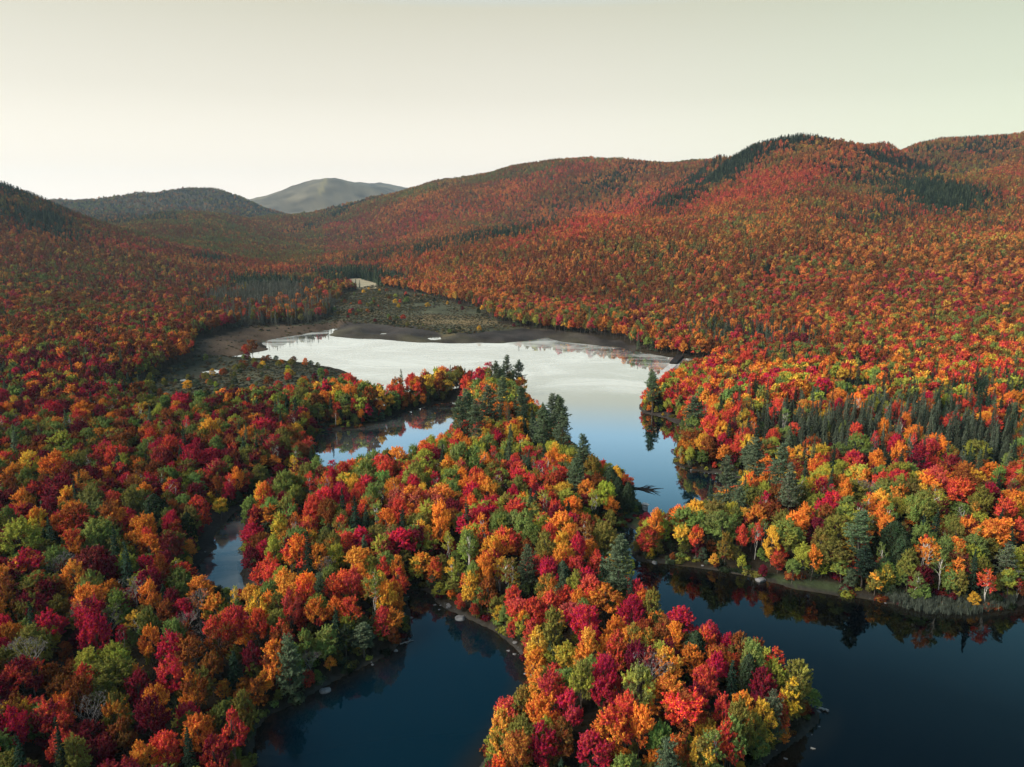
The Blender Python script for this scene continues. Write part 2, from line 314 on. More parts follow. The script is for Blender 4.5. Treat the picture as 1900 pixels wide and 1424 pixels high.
at3 = lake.data.attributes.new('deep', 'FLOAT', 'POINT'); at3.data.foreach_set('value', (np.clip((wx-5)/35, 0, 1)*np.clip((230-wy)/40, 0, 1)).astype(np.float32))   # darker reflection on the right painted into the water colour, not depth
pondm = inside(WATERS[1], wx, wy)*.12+inside(WATERS[2], wx, wy)*.3
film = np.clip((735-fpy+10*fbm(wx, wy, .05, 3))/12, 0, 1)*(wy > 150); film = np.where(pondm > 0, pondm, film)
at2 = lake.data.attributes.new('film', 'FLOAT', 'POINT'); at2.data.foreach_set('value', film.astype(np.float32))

# ------------------------------------------------------------------ tree shapes
def unit(v): return v/np.maximum(np.linalg.norm(v, axis=-1, keepdims=True), 1e-9)
class Leaves:
    def __init__(s, seed): s.r = np.random.default_rng(seed); s.c = []; s.n = []; s.t = []; s.s = []; s.a = []; s.cl = []
    def put(s, c, n, t, size, aspect, cl):
        k = len(c); s.c.append(c); s.n.append(n); s.t.append(t); s.s.append(np.broadcast_to(size, k)); s.a.append(np.broadcast_to(aspect, k)); s.cl.append(np.broadcast_to(cl, k))
    def arrays(s):
        c = np.concatenate(s.c); n = unit(np.concatenate(s.n)); t = np.concatenate(s.t); sz = np.concatenate(s.s)[:, None]; a = np.concatenate(s.a)[:, None]
        t = unit(t - n*(t*n).sum(1, keepdims=True)); b = np.cross(n, t)
        k = len(c); l = sz*a*.5; w = sz*.5
        v = np.stack([c-t*l, c+b*w*.9, c+t*l*1.1, c-b*w*.9], 1).reshape(-1, 3)
        f = np.arange(k*4).reshape(k, 4); return v, f, np.concatenate(s.cl), s.r.random(k)
class Wood:
    def __init__(s): s.v = []; s.f = []; s.n = 0
    def tube(s, pts, rad, k=5):
        pts = np.asarray(pts, float); m = len(pts); d = np.gradient(pts, axis=0); d = unit(d)
        ref = np.array([0, 0, 1.0]) if abs(d[0, 2]) < .8 else np.array([1.0, 0, 0])
        u = unit(np.cross(d, ref)); w = np.cross(d, u); th = np.arange(k)/k*2*np.pi
        ring = pts[:, None]+np.asarray(rad)[:, None, None]*(np.cos(th)[None, :, None]*u[:, None]+np.sin(th)[None, :, None]*w[:, None])
        s.v.append(ring.reshape(-1, 3)); a = np.arange(m-1)[:, None]*k+np.arange(k)[None]; b = np.arange(m-1)[:, None]*k+(np.arange(k)+1)[None] % k
        s.f.append((np.stack([a, b, b+k, a+k], -1).reshape(-1, 4))+s.n); s.n += m*k
    def arrays(s): return np.concatenate(s.v), np.concatenate(s.f)
def bend(a, b, sag, r, n=5):
    t = np.linspace(0, 1, n)[:, None]; return a*(1-t)+b*t+np.array([0, 0, 1.])*sag*np.sin(t*np.pi)+r.normal(0, .06, (n, 3))*np.sin(t*np.pi)*np.linalg.norm(b-a)*.5
def broadleaf(seed, R=4.0, HT=14.0, low=.30, nl=13, nc=11, nleaf=36, size=.34, cone=0.0, open_=0.0, trunks=1):
    g = Leaves(seed); r = g.r; w = Wood(); mid = HT*(1+low)/2; hv = HT*(1-low)/2
    starts = [np.array([0., 0, 0])] if trunks == 1 else [np.append(r.normal(0, .35, 2), 0) for _ in range(trunks)]
    tops = []
    for st in starts:
        top = st+np.append(r.normal(0, .35+.5*(trunks > 1), 2), HT*.8); tops.append((st, top))
        w.tube(bend(st, top, 0, r, 7), np.linspace(.024*HT/trunks**.5*.7, .03, 7), 6)
    for k in range(nl):
        ga = k*2.399+r.normal(0, .35); q = (k+.5)/nl; zz = 1-1.65*q + r.normal(0, .1)     # from the top downwards
        rr = math.sqrt(max(0, 1-zz*zz)) if abs(zz) < 1 else .1
        rr *= (1-cone*.75*max(0, zz)) * r.uniform(.72, 1.05)
        out = np.array([math.cos(ga)*rr, math.sin(ga)*rr, zz])
        lc = np.array([out[0]*R*.66, out[1]*R*.66, mid+zz*hv*.70]); lr = R*r.uniform(.34, .50)*(1-.35*cone*max(0, zz))
        st, top = tops[k % len(tops)]; h0 = max(.28, (lc[2]-R*.7)/HT); o = st+(top-st)*min(h0/.8, .95)
        w.tube(bend(o, lc, .3, r, 5), np.linspace(.011*HT*.75, .025, 5), 4)
        lobe_cl = r.random()
        m = max(3, int(nc*(lr/(R*.42))**2)); i2 = np.arange(m); ph = i2*2.399+r.random()*6; cz_ = 1-1.5*(i2+.5)/m; cr_ = np.sqrt(np.maximum(0, 1-cz_**2))
        dirs = unit(np.stack([np.cos(ph)*cr_, np.sin(ph)*cr_, cz_], 1)*.8+unit(out+np.array([0, 0, .35]))*.55+r.normal(0, .2, (m, 3)))
        for d in dirs:
            if r.random() < open_: continue
            cc = lc+d*lr*r.uniform(.55, 1.12)*np.array([1, 1, .85]); cr2 = lr*r.uniform(.26, .44)
            if r.random() < .45: w.tube(np.stack([lc, (lc+cc)/2+r.normal(0, .1, 3), cc]), [.035, .025, .012], 3)
            q2 = unit(r.normal(0, 1, (nleaf, 3))); ax = unit(d+np.array([0, 0, .35])+r.normal(0, .35, 3)); u_ = r.random((nleaf, 1))
            pts = cc+ax*cr2*(u_*2.5-1.2)*r.uniform(.75, 1.25)+q2*cr2*(r.random((nleaf, 1))**.5)*(1.05-.75*u_)*np.array([1.1, 1.1, .8])
            nrm = unit(q2*.6+d*.5+np.array([0, 0, .5])+r.normal(0, .5, (nleaf, 3)))
            tan = unit(ax*.9+q2*.5+r.normal(0, .4, (nleaf, 3)))
            g.put(pts, nrm, tan, size*r.uniform(.6, 1.25, nleaf), 1.7, np.clip(lobe_cl*.7+r.random()*.3+.12*d[2], 0, 1))
    return g.arrays(), w.arrays()
def pine(seed, R=4.2, HT=24.0, low=.32, step=1.05, nb=6, size=.58, tufts=13, per=10):
    g = Leaves(seed); r = g.r; w = Wood(); lean = r.normal(0, .5, 2)
    tr = bend(np.zeros(3), np.array([lean[0], lean[1], HT]), 0, r, 9); tr[1:-1, :2] *= .4
    w.tube(tr, np.linspace(.016*HT, .03, 9), 6); z = HT*low
    def axis(z): return np.array([np.interp(z, tr[:, 2], tr[:, 0]), np.interp(z, tr[:, 2], tr[:, 1]), z])
    while z < HT*.985:
        t = (z/HT-low)/(1-low); Lb = R*(1-t)**.62*(.62+.5*math.sin(min(1, t*2.4+.35)*math.pi/2))*r.uniform(.75, 1.15); k = nb if t < .85 else 4
        for q in range(k):
            if r.random() < .14: continue
            a = q/k*2*math.pi+r.normal(0, .3)+z*2.1; L_ = max(.35, Lb*r.uniform(.55, 1.15)); rise = .12+.45*t
            o = axis(z+r.uniform(-.25, .25)); d = np.array([math.cos(a), math.sin(a), rise]); e = o+d*L_+np.array([0, 0, .12*L_])
            w.tube(np.stack([o, o+d*L_*.55-np.array([0, 0, .04*L_]), e]), [.05*(1-t)+.015, .03, .012], 3)
            m = max(2, int(tufts*L_/R)); s = np.linspace(.32, 1.03, m); side = np.array([-math.sin(a), math.cos(a), 0])
            for u in s:
                cc = o+(e-o)*u+side*r.normal(0, .26)*L_*(.35+.5*(1-abs(u-.55)))+np.array([0, 0, r.normal(.06, .1)])
                q2 = unit(r.normal(0, 1, (per, 3))*np.array([1, 1, .45])+d*.5)
                g.put(cc+q2*size*.55, unit(np.array([0, 0, 1.])+r.normal(0, .45, (per, 3))), q2, size*r.uniform(.35, .6, per), 2.6, np.clip(.2+.6*r.random(), 0, 1))
        z += step*(1-.45*t)*r.uniform(.8, 1.2)
    return g.arrays(), w.arrays()
def spruce(seed, R=2.2, HT=14.0, low=.08, step=.62, nb=7, size=.42, per=9, droop=.3, thin=.0):
    g = Leaves(seed); r = g.r; w = Wood(); w.tube(np.stack([np.zeros(3), [0, 0, HT*.5], [0, 0, HT]]), [.013*HT, .008*HT, .02], 5); z = HT*low
    while z < HT*.99:
        t = (z/HT-low)/(1-low); Lb = max(.15, R*(1-t)**.85*r.uniform(.82, 1.1))
        for q in range(nb if t < .8 else 4):
            if r.random() < thin: continue
            a = q/nb*2*math.pi+z*1.7+r.normal(0, .25); L_ = Lb*r.uniform(.75, 1.12); d = np.array([math.cos(a), math.sin(a), -droop+.55*t]); o = np.array([0, 0, z])
            if r.random() < .5: w.tube(np.stack([o, o+d*L_]), [.025, .008], 3)
            u = r.uniform(.25, 1.05, per)[:, None]; side = np.array([-math.sin(a), math.cos(a), 0])
            pts = o+d*L_*u+side*r.normal(0, .16, (per, 1))*L_*(1.2-u)+np.array([0, 0, 1.])*r.normal(0, .06, (per, 1))
            tan = unit(d+side*r.normal(0, .6, (per, 1))+r.normal(0, .15, (per, 3)))
            g.put(pts, unit(np.array([0, 0, 1.])+d*.3+r.normal(0, .35, (per, 3))), tan, size*r.uniform(.55, 1.1, per)*(.6+.4*(1-t)), 2.0, np.clip(.2+.6*r.random(), 0, 1))
        z += step*(1-.4*t)
    return g.arrays(), w.arrays()
def cedar(seed, R=2.6, HT=11.0, n=3600, size=.34):
    g = Leaves(seed); r = g.r; w = Wood(); w.tube(np.stack([np.zeros(3), [0, 0, HT*.5], [0, 0, HT*.92]]), [.2, .12, .03], 6)
    t = r.random(n)**.85; a = r.random(n)*6.283; k = 7
    prof = np.sin(np.clip(.1+.9*t, 0, 1)*np.pi)**.55*(1-.28*t)
    lob = 1+.16*np.sin(a*3+t*9+seed)+.10*np.sin(a*7-t*14)
    rr = R*prof*lob*(1.06-.36*r.random(n)**1.5)*(1+.12*np.sin(a*11+t*23+seed))
    d = np.stack([np.cos(a), np.sin(a), 0*a], 1); pts = d*rr[:, None]; pts[:, 2] = HT*(.05+.95*t)+r.normal(0, .12, n)
    g.put(pts, unit(d*.8+np.array([0, 0, .6])+r.normal(0, .4, (n, 3))), unit(np.array([0, 0, 1.])+d*.5+r.normal(0, .35, (n, 3))), size*r.uniform(.55, 1.1, n), 1.9, np.clip(.5+.3*np.sin(a*3+t*9)+r.normal(0, .12, n), 0, 1))
    return g.arrays(), w.arrays()
def bare(seed, R=3.2, HT=13.0, leafy=5):
    g = Leaves(seed); r = g.r; w = Wood(); tip = []
    def grow(o, d, L_, rad, lev):
        e = o+d*L_; w.tube(np.stack([o, (o+e)/2+r.normal(0, .05, 3)*L_, e]), [rad, rad*.8, rad*.55], 4 if lev < 2 else 3)
        if lev == 4: tip.append(e); return
        for q in range(3 if lev else 6):
            a = q*2.4+r.random()*2; s = r.uniform(.35, .75) if lev else r.uniform(.35, .8); dd = unit(d+s*np.array([math.cos(a), math.sin(a), .15])*(1+.2*lev))
            grow(o+d*L_*(1 if lev else r.uniform(.55, 1)), dd, L_*(r.uniform(.55, .78) if lev else .42), rad*.5, lev+1)
    grow(np.zeros(3), np.array([0, 0, 1.]), HT*.5, .17, 0)
    for e in tip:
        if r.random() < .55: continue
        q2 = unit(r.normal(0, 1, (leafy, 3))); g.put(e+q2*.35, unit(q2+np.array([0, 0, .6])), r.normal(0, 1, (leafy, 3)), .2*r.uniform(.7, 1.2, leafy), 1.5, r.random())
    return g.arrays(), w.arrays()
def shrub(seed, R=.9, n=150, size=.3):
    g = Leaves(seed); r = g.r; w = Wood(); w.tube(np.stack([np.zeros(3), [0, 0, .5]]), [.05, .02], 4)
    q = unit(r.normal(0, 1, (n, 3))); q[:, 2] = np.abs(q[:, 2]); lob = 1+.25*np.sin(np.arctan2(q[:, 1], q[:, 0])*3+seed)
    g.put(q*R*np.array([1, 1, .8])*(lob*r.uniform(.6, 1, n))[:, None], unit(q+r.normal(0, .4, (n, 3))), unit(q+r.normal(0, .6, (n, 3))), size*r.uniform(.5, 1.1, n), 1.8, r.random(n))
    return g.arrays(), w.arrays()
def leaf_mesh(name, arr, mat):
    v, f, cl, lf = arr; me = bpy.data.meshes.new(name); fast_mesh(me, v, f); me.materials.append(mat)
    for k, d in (('cl', cl), ('lf', lf)):
        at_ = me.attributes.new(k, 'FLOAT', 'FACE'); at_.data.foreach_set('value', d.astype(np.float32))
    return me
def wood_mesh(name, arr, mat):
    me = bpy.data.meshes.new(name); fast_mesh(me, *arr); me.materials.append(mat); me.shade_smooth(); return me
def joined(name, la, wa_, lm, wm):
    v, f, cl, lf = la; v2, f2 = wa_; me = bpy.data.meshes.new(name); fast_mesh(me, np.concatenate([v, v2]), np.concatenate([f, f2+len(v)]))
    me.materials.append(lm); me.materials.append(wm)
    me.polygons.foreach_set('material_index', np.r_[np.zeros(len(f), np.int32), np.ones(len(f2), np.int32)])
    for k, d in (('cl', cl), ('lf', lf)):
        at_ = me.attributes.new(k, 'FLOAT', 'FACE'); at_.data.foreach_set('value', np.r_[d, np.zeros(len(f2))].astype(np.float32))
    return me
# near shapes: species -> list of (crown mesh, trunk mesh, radius, height)
NEAR = {}
def near(sp, arrs, lm, wm, R, HT):
    la, wa_ = arrs; NEAR.setdefault(sp, []).append((leaf_mesh('crown', la, lm), wood_mesh('trunk', wa_, wm), R, HT, (la, wa_, lm, wm)))
for s in range(5): near('maple', broadleaf(100+s, 4, 13.5, .28, 13, 11, 74, .225), M_LEAF, M_BARK, 4, 13.5)
for s in range(3): near('maple', broadleaf(120+s, 4, 12, .34, 12, 12, 74, .225, cone=.1), M_LEAF, M_BARK, 4, 12)
for s in range(3): near('cone_maple', broadleaf(140+s, 3.2, 14, .2, 15, 10, 64, .23, cone=.9), M_LEAF, M_BARK, 3.2, 14)
for s in range(4): near('birch', broadleaf(160+s, 3.0, 14, .34, 14, 8, 44, .21, cone=.35, open_=.2, trunks=2), M_LEAF, M_BIRCH, 3.0, 14)
for s in range(4): near('oak', broadleaf(180+s, 4, 13, .26, 16, 14, 66, .215), M_LEAF, M_BARK, 4, 13)
for s in range(4): near('pine', pine(200+s), M_NEEDLE, M_BARK, 4.2, 24)
for s in range(3): near('round_pine', pine(220+s, 4.4, 15, .12, .8, 6, .5, 12, 10), M_NEEDLE, M_BARK, 4.4, 15)
for s in range(3): near('spruce', spruce(240+s), M_NEEDLE, M_BARK, 2.2, 14)
for s in range(3): near('cedar', cedar(260+s), M_NEEDLE, M_BARK, 2.6, 11)
for s in range(3): near('bank', broadleaf(290+s, 3.6, 12, .04, 19, 10, 64, .23, cone=.35), M_LEAF, M_BARK, 3.6, 12)
for s in range(2): near('bare', bare(280+s), M_LEAF, M_GREY, 3.2, 13)
# ------------------------------------------------------------------ colours (leaf reflectance)
PAL = dict(R=(.78,.075,.048), C=(.64,.028,.085), M=(.22,.022,.045), O=(.90,.30,.055), U=(.33,.098,.034), Y=(.92,.54,.075), L=(.48,.48,.075), G=(.24,.32,.085), V=(.25,.23,.055),
           T=(.12,.16,.088), S=(.028,.052,.032), K=(.040,.060,.030), B=(.24,.20,.19), P=(.62,.13,.10))
WORD = dict(R='bright red', C='crimson', M='dark maroon', O='orange', U='rust-brown', Y='golden yellow', L='yellow-green', G='leaf-green', V='olive', T='blue-green', S='dark green', K='deep green', B='grey', P='salmon pink')
SHORT = dict(R='red', C='crimson', M='maroon', O='orange', U='rust', Y='gold', L='lime', G='green', V='olive', T='pine', S='spruce', K='cedar', B='bare', P='pink')
# the trees that can be told apart in the photograph: crop origin and scale, then x y radius colour [colour] [species]
CROPS = [((850,950),.3684,"""60 1215 45 R c|200 1230 75 R|220 1010 60 V Y b|320 910 60 V b|245 945 30 R|300 1190 60 U|430 980 80 O R|470 860 75 R|620 890 65 L V|735 830 75 C|730 905 70 C|910 890 85 L G
800 700 55 R c|650 690 75 O Y|560 1000 60 C|420 1150 40 C|520 1110 75 U|775 1060 105 O R|850 990 35 R|680 1150 80 C|920 1070 55 O|1060 1215 90 T q|1150 960 110 U R|1340 960 60 R|1435 930 65 O Y|1250 840 50 R
1195 700 70 K k|1055 780 65 O Y|900 760 50 M|970 770 45 M P|960 660 55 O V|1090 630 55 O|880 660 60 V O|650 560 85 C R|790 580 65 O|870 500 70 C|740 400 90 O|1120 490 95 C|1000 500 55 V o|1300 540 70 C
1360 600 55 C|1250 600 55 R O|1310 720 60 O U|1455 600 55 U V|1530 640 50 R U|1620 650 60 R c|1590 620 25 L c|1600 740 60 L|1480 740 50 G o|1720 740 75 V o|1690 850 60 V b|1815 920 45 V Y c|1740 950 45 R U
1540 820 40 M|1460 820 55 K k|1590 890 65 T q|1380 830 45 S s|1500 1030 70 V b|1600 1030 60 V|1740 1030 45 Y|1680 1130 50 V b|1540 1130 60 G|1440 1180 50 G b|1220 1150 60 O V|1270 1240 55 O|1110 1120 60 U
1550 1170 25 R|1470 1230 60 L|1380 1260 50 Y V|370 560 40 R|330 500 45 L O|310 640 45 O|400 590 45 Y c|480 530 60 V|450 370 60 O V|460 430 60 R|380 440 45 R|455 295 40 C|525 330 45 T k|590 265 45 R|650 330 55 M C
700 240 40 R|820 180 60 T p|760 240 50 S s|950 370 60 O|900 330 35 C|1020 380 50 V b|820 310 40 U|870 380 35 S s|1180 440 25 G|240 480 45 G c|190 450 45 V|150 360 60 U|130 280 40 O|80 280 30 G|30 340 50 O R
60 300 30 Y|350 240 60 T q|260 260 45 V b|280 380 35 R|440 200 45 V|600 190 30 C|240 150 65 O R|450 150 45 R|520 160 45 O Y|340 90 60 G|550 60 50 L V|640 90 60 U b|740 80 75 V|660 160 50 O|50 160 50 G|120 80 45 O
200 80 30 G|960 100 80 R U|1000 20 45 O|1040 180 55 L|1115 190 35 O c|1130 90 50 L Y|1200 110 45 R O|1280 220 55 Y|1330 200 40 M|1400 230 55 G|1430 120 40 R|1440 215 25 R|1510 80 30 R|1540 225 60 G|1615 210 50 R U
1585 110 35 Y|1660 70 85 G o|1740 200 50 L|1790 210 45 O|1690 250 40 G|1790 310 45 O|1870 320 45 O|1830 130 45 V|1210 230 45 G|1350 130 50 V b"""),
 ((1350,1000),.2978,"""850 120 90 S p|770 230 60 S s|1000 180 60 V Y b|930 190 40 V Y b|1090 60 80 K k|1070 290 50 V L|1270 60 50 O b|1330 140 50 G b|1435 120 40 O|1540 140 22 S s|1450 220 80 V b|1620 220 60 R b|1560 310 50 U
1760 210 60 L G|1820 250 50 R|980 340 25 O|870 330 35 V|1140 100 60 V"""),
 ((1300,720),.3158,"""60 240 60 R|125 265 45 O Y|305 255 35 O|80 120 40 O|330 380 90 T p|150 510 70 T p|470 490 70 T p|530 560 50 T p|240 490 50 Y L|300 530 60 O|380 545 40 O|410 470 35 R|180 420 35 O|260 570 25 Y|330 600 35 U
220 665 70 T q|610 760 45 O|460 640 55 U|370 630 40 L|620 630 40 Y L|590 670 40 V|380 700 25 C|770 690 55 R C|850 660 40 O|930 550 80 O L|830 520 55 L V|900 450 75 R C|690 440 60 R O|1030 470 50 O|1160 450 50 O
1160 590 60 R|1050 610 50 R|1050 720 65 O Y|970 650 50 B x|930 820 90 T p|1140 870 90 K k|800 810 80 V o|740 760 60 V U|1090 830 45 O|1270 890 50 K k|1300 760 75 V|1330 620 70 R O|1380 600 70 R|1520 650 80 R|1540 570 60 U
1450 540 60 M R|1280 480 70 C M|1330 440 60 R|1170 300 50 M|1070 290 40 O|910 310 45 R|930 380 60 G|1020 370 40 R C|1140 390 45 C|1250 340 45 O|1240 400 40 R|1700 680 70 M|1720 840 80 O|1640 720 60 V|1780 760 60 R U
1840 690 60 O|1870 830 60 R|1820 930 70 T q"""),
 ((400,600),.337,"""520 890 50 R|610 890 50 O R|720 870 60 Y L|690 930 50 M|830 905 55 C|600 980 60 C|690 970 50 C|790 950 45 R|270 930 50 R O|250 900 30 Y|380 900 60 V|440 930 50 V|220 1030 60 M R|190 1230 65 M|320 1230 45 L
400 1040 55 V G|350 1090 50 L Y|430 1110 50 U|520 1060 45 R|620 1070 60 U|540 1020 35 R|770 1090 60 S s|700 1010 45 S s|830 1080 50 S s|1030 1090 50 S s|860 970 40 G|1000 970 70 R P|1080 980 75 P O|1240 960 85 P O|1010 1040 50 R
1240 1080 60 O|1410 1030 55 O R|1450 920 60 O|1380 920 50 O|1240 1140 45 O|1680 860 70 R C|1560 890 50 M|1750 910 40 R|1500 960 60 O|1600 1010 60 L V|1700 1000 60 O L|1640 960 40 C|1830 790 50 O|1590 1190 65 O|1870 1030 50 R
1840 1190 50 R|1390 1210 55 G b|1470 1130 50 U|1650 1110 60 G|1580 1130 40 G|460 1270 80 R O|300 1310 45 R|570 1290 60 O|780 1290 65 O|850 1300 50 L|650 1240 50 V|1210 1310 70 O R|1300 1330 45 Y|1480 1320 35 O|1110 1330 40 R c
1000 1280 35 O c|920 1290 35 R c|1840 1360 50 C|1420 1310 45 G|1430 720 70 G|1350 740 55 G|1320 690 40 R C|1250 640 50 O|1340 620 35 R|1500 690 55 G|1430 800 55 G|1620 700 60 G L|1680 690 50 R|1530 740 35 R|1700 780 45 T q
1220 740 40 M|1160 800 30 M|1080 790 60 O U|1000 720 55 O|1090 710 35 G|1190 680 40 L|1250 770 40 S s|830 820 60 G|740 770 50 R|640 780 45 C|560 780 45 G|500 830 50 V|340 850 50 V L|1100 870 70 V|1300 870 60 G V|950 790 45 K k
930 840 50 R|1210 890 25 C|1090 920 30 C|230 280 45 O R|300 280 35 O|150 320 30 O|420 270 40 O|540 260 35 R|410 400 40 R V|475 400 50 V|440 470 45 S s|560 330 40 R|650 340 50 O|740 310 45 R|800 330 40 O|740 390 45 O
900 330 45 R|960 350 30 R|1080 300 45 R|1010 350 40 R|910 440 40 O c|1085 400 30 O c|800 480 30 O|660 490 35 U|560 450 50 V b|1150 280 40 O|1240 240 50 O R|1270 330 50 V Y|1330 280 40 V|1380 300 40 R|1450 280 45 C|1500 240 50 C
1530 200 25 O|1545 250 40 T p|1600 230 45 T p|1670 220 45 T p|970 300 30 T s|1380 220 25 T s|1680 310 40 Y U|1380 450 60 T p|1500 420 70 T p|1580 400 60 T p|1690 420 60 T p|1430 540 60 T p|1600 500 40 O|1640 580 60 R O
1560 470 50 O|1500 510 25 R|1300 560 30 R|1350 500 40 T p|1850 420 45 T p|1800 540 60 T p"""),
 ((900,600),.337,"""340 420 40 T p|410 420 45 T p|440 430 35 T p|380 520 60 T p|320 560 50 T p|430 580 50 T p|545 680 60 T p|285 440 35 R|320 650 45 O|310 480 25 O|420 620 40 Y|90 480 50 O|500 830 80 T q|590 800 60 V|620 790 30 O
690 870 60 K k|730 890 50 K k|790 910 50 K k|720 820 25 Y|620 880 40 U|600 950 50 L|490 970 60 O|690 1020 50 V|650 1080 70 V|560 1080 60 U b|390 1060 45 M|440 1110 45 L|870 310 45 T p|920 300 35 T p|900 400 40 L Y|1000 310 45 R
1010 430 40 L c|960 410 40 S s|1080 480 35 O c|1070 290 40 O|1120 350 45 O|1230 330 40 L|1370 290 45 Y|1440 190 50 R|1160 450 80 T p|1260 440 45 O|1280 400 45 M|1480 350 40 O|1230 570 60 R O|1300 600 50 O Y|1080 690 45 L|1130 690 35 L c
1150 560 60 G|1350 760 40 R|1420 800 50 L Y|1470 590 35 O|1450 680 80 T p|1570 790 35 R"""),
 ((0,680),.337,"""1160 370 60 Y|1100 250 50 G|830 400 55 O U|1035 370 40 C R|360 470 75 L G|300 320 50 C|180 600 50 Y L|300 610 60 O|640 530 60 R|940 660 50 O|740 660 50 Y U|850 790 85 K k|730 760 60 V|620 760 55 R|510 770 65 V G|320 740 85 M
140 810 50 O|380 790 45 O Y|1090 730 65 R|1040 780 65 V|1210 740 55 L Y|1255 660 30 C|1330 720 60 G|1030 840 50 K k|800 900 65 O|960 870 65 R U|1030 970 60 O|930 970 60 M|810 950 35 R|1000 1060 70 R|540 950 100 G o|420 870 80 R U
280 850 45 M|210 910 55 O Y|130 1040 90 L|400 1010 85 O R|620 850 70 O U|520 1140 85 M|640 1130 45 M|700 1110 60 V L|790 1170 60 L|410 1210 60 O|330 1150 50 B x|830 1290 50 O|880 1120 55 U|1100 1190 70 O|1380 1240 65 O
1290 1200 45 Y L|510 1250 65 G|1160 510 60 C|1050 530 60 C|1260 600 40 R|1300 580 40 O|890 540 50 M|1420 560 50 V"""),
 ((0,1050),.2632,"""650 440 100 M C|690 580 95 C|850 700 70 G L|830 310 80 G|1290 300 75 C|1530 290 95 O V|1540 510 95 U R|1820 430 45 R|1820 290 50 Y c|1350 850 95 O U|1210 770 70 C R|980 840 70 M|1060 1100 90 M|1100 1010 45 O
250 690 105 V o|170 880 110 R M|100 620 65 O|440 910 45 U|560 960 60 U|380 1180 105 M R|130 1160 80 U Y|600 850 60 R|820 1050 80 V O|1640 1060 60 R c|1690 870 60 U|1500 1220 100 R M|990 1320 70 O|1160 1230 70 R|440 1330 50 R
760 430 50 B x|1220 480 60 G|1060 560 60 O|1040 430 60 V G|80 330 90 M U|240 420 80 V M|650 1060 60 B x"""),
 ((350,950),.3368,"""530 370 65 O|640 400 40 C|720 390 45 T q|800 410 50 R|900 390 45 R|1020 390 45 V b|1130 390 60 O|1090 430 30 Y|650 450 60 R O|700 530 60 O R|560 540 40 R|890 500 50 R O|810 500 35 O|490 510 45 V|510 640 60 R U|640 640 60 V G
810 560 50 S s|870 600 50 V L|960 600 50 T p|1120 540 70 O|1070 530 45 R|700 800 90 T q|840 740 60 T p|940 720 30 V b|470 740 70 O U|380 640 45 R|550 740 45 T s|370 890 60 O U|520 960 50 V""")]
SPEC = {'c': 'cone_maple', 'b': 'birch', 'o': 'oak', 'p': 'pine', 'q': 'round_pine', 's': 'spruce', 'k': 'cedar', 'x': 'bare'}
TREES = []          # dicts: x y r h sp c1 c2 hand
for (ox, oy), sc, txt in CROPS:
    for e in txt.replace('\n', '|').split('|'):
        w_ = e.split(); px = ox+sc*float(w_[0]); py = oy+sc*float(w_[1]); rp = sc*float(w_[2])
        cs = [t for t in w_[3:] if t.isupper()]; fl = [t for t in w_[3:] if t.islower()]
        c1 = cs[0]; c2 = cs[1] if len(cs) > 1 else c1
        sp = SPEC[fl[0]] if fl else ('oak' if c1 in 'GV' and rng.random() < .6 else 'maple')
        hgt = {'pine': 23, 'round_pine': 14, 'spruce': 13, 'cedar': 11, 'cone_maple': 13, 'birch': 13.5, 'bare': 13}.get(sp, 12.5)
        gz_ = 2.5
        for _ in range(4):
            hc = gz_+hgt*(.62 if sp in ('spruce', 'cedar') else .74); x, y = at(px, py, hc); D = math.hypot(y, H-hc)
            r_ = rp/F*math.sqrt(D*D+x*x)
            r_ = min(max(r_*.89, {'pine': 3.3, 'spruce': 1.7, 'birch': 2.2}.get(sp, 2.0)), {'pine': 5.2, 'spruce': 2.6, 'birch': 3.8, 'cedar': 4.6}.get(sp, 6.6))
            hgt = {'pine': 13.5+1.5*r_, 'spruce': 5.5+3.6*r_, 'cedar': 6+1.5*r_, 'round_pine': 8+1.5*r_, 'cone_maple': 8+1.5*r_, 'birch': 9.5+1.1*r_}.get(sp, 7.8+1.1*r_)
        kh = .62 if sp in ('spruce', 'cedar') else .74
        if shore(np.array([x]), np.array([y]))[0] < 1.5:
            for sh in (.85, .72, .6, .5):
                x2, y2 = at(px, py, 1.5+hgt*sh*kh)
                if shore(np.array([x2]), np.array([y2]))[0] > 1.5: x, y = x2, y2; hgt *= sh; r_ *= sh**.5; break
        TREES.append(dict(x=float(x), y=float(y), r=r_, h=hgt*rng.uniform(.93, 1.07), sp=sp, c1=c1, c2=c2, hand=True))
tx = np.array([t['x'] for t in TREES]); ty = np.array([t['y'] for t in TREES]); ts = shore(tx, ty)
drop = set()
for k, t in enumerate(TREES):      # a trunk traced over water is pulled back on to the bank
    if ts[k] < 1.5:
        gx_ = (shore(np.array([t['x']+1.]), np.array([t['y']]))-shore(np.array([t['x']-1.]), np.array([t['y']])))[0]
        gy_ = (shore(np.array([t['x']]), np.array([t['y']+1.]))-shore(np.array([t['x']]), np.array([t['y']-1.])))[0]
        q = math.hypot(gx_, gy_)+1e-6; st = 1.8-ts[k]
        if st > 9: drop.add(k); continue
        t['x'] += gx_/q*st; t['y'] += gy_/q*st
TREES = [t for k, t in enumerate(TREES) if k not in drop]
tx = np.array([t['x'] for t in TREES]); ty = np.array([t['y'] for t in TREES]); tr_ = np.array([t['r'] for t in TREES]); ok = shore(tx, ty) > .6
for k in range(len(TREES)):
    if ok[k]:
        d2 = np.hypot(tx[:k]-tx[k], ty[:k]-ty[k]); lim = .45*np.minimum(tr_[:k], tr_[k])+.35
        if (ok[:k] & (d2 < lim)).any(): ok[k] = False
TREES = [t for t, o in zip(TREES, ok) if o]
print('hand trees', len(TREES), 'dropped over water', len(drop))
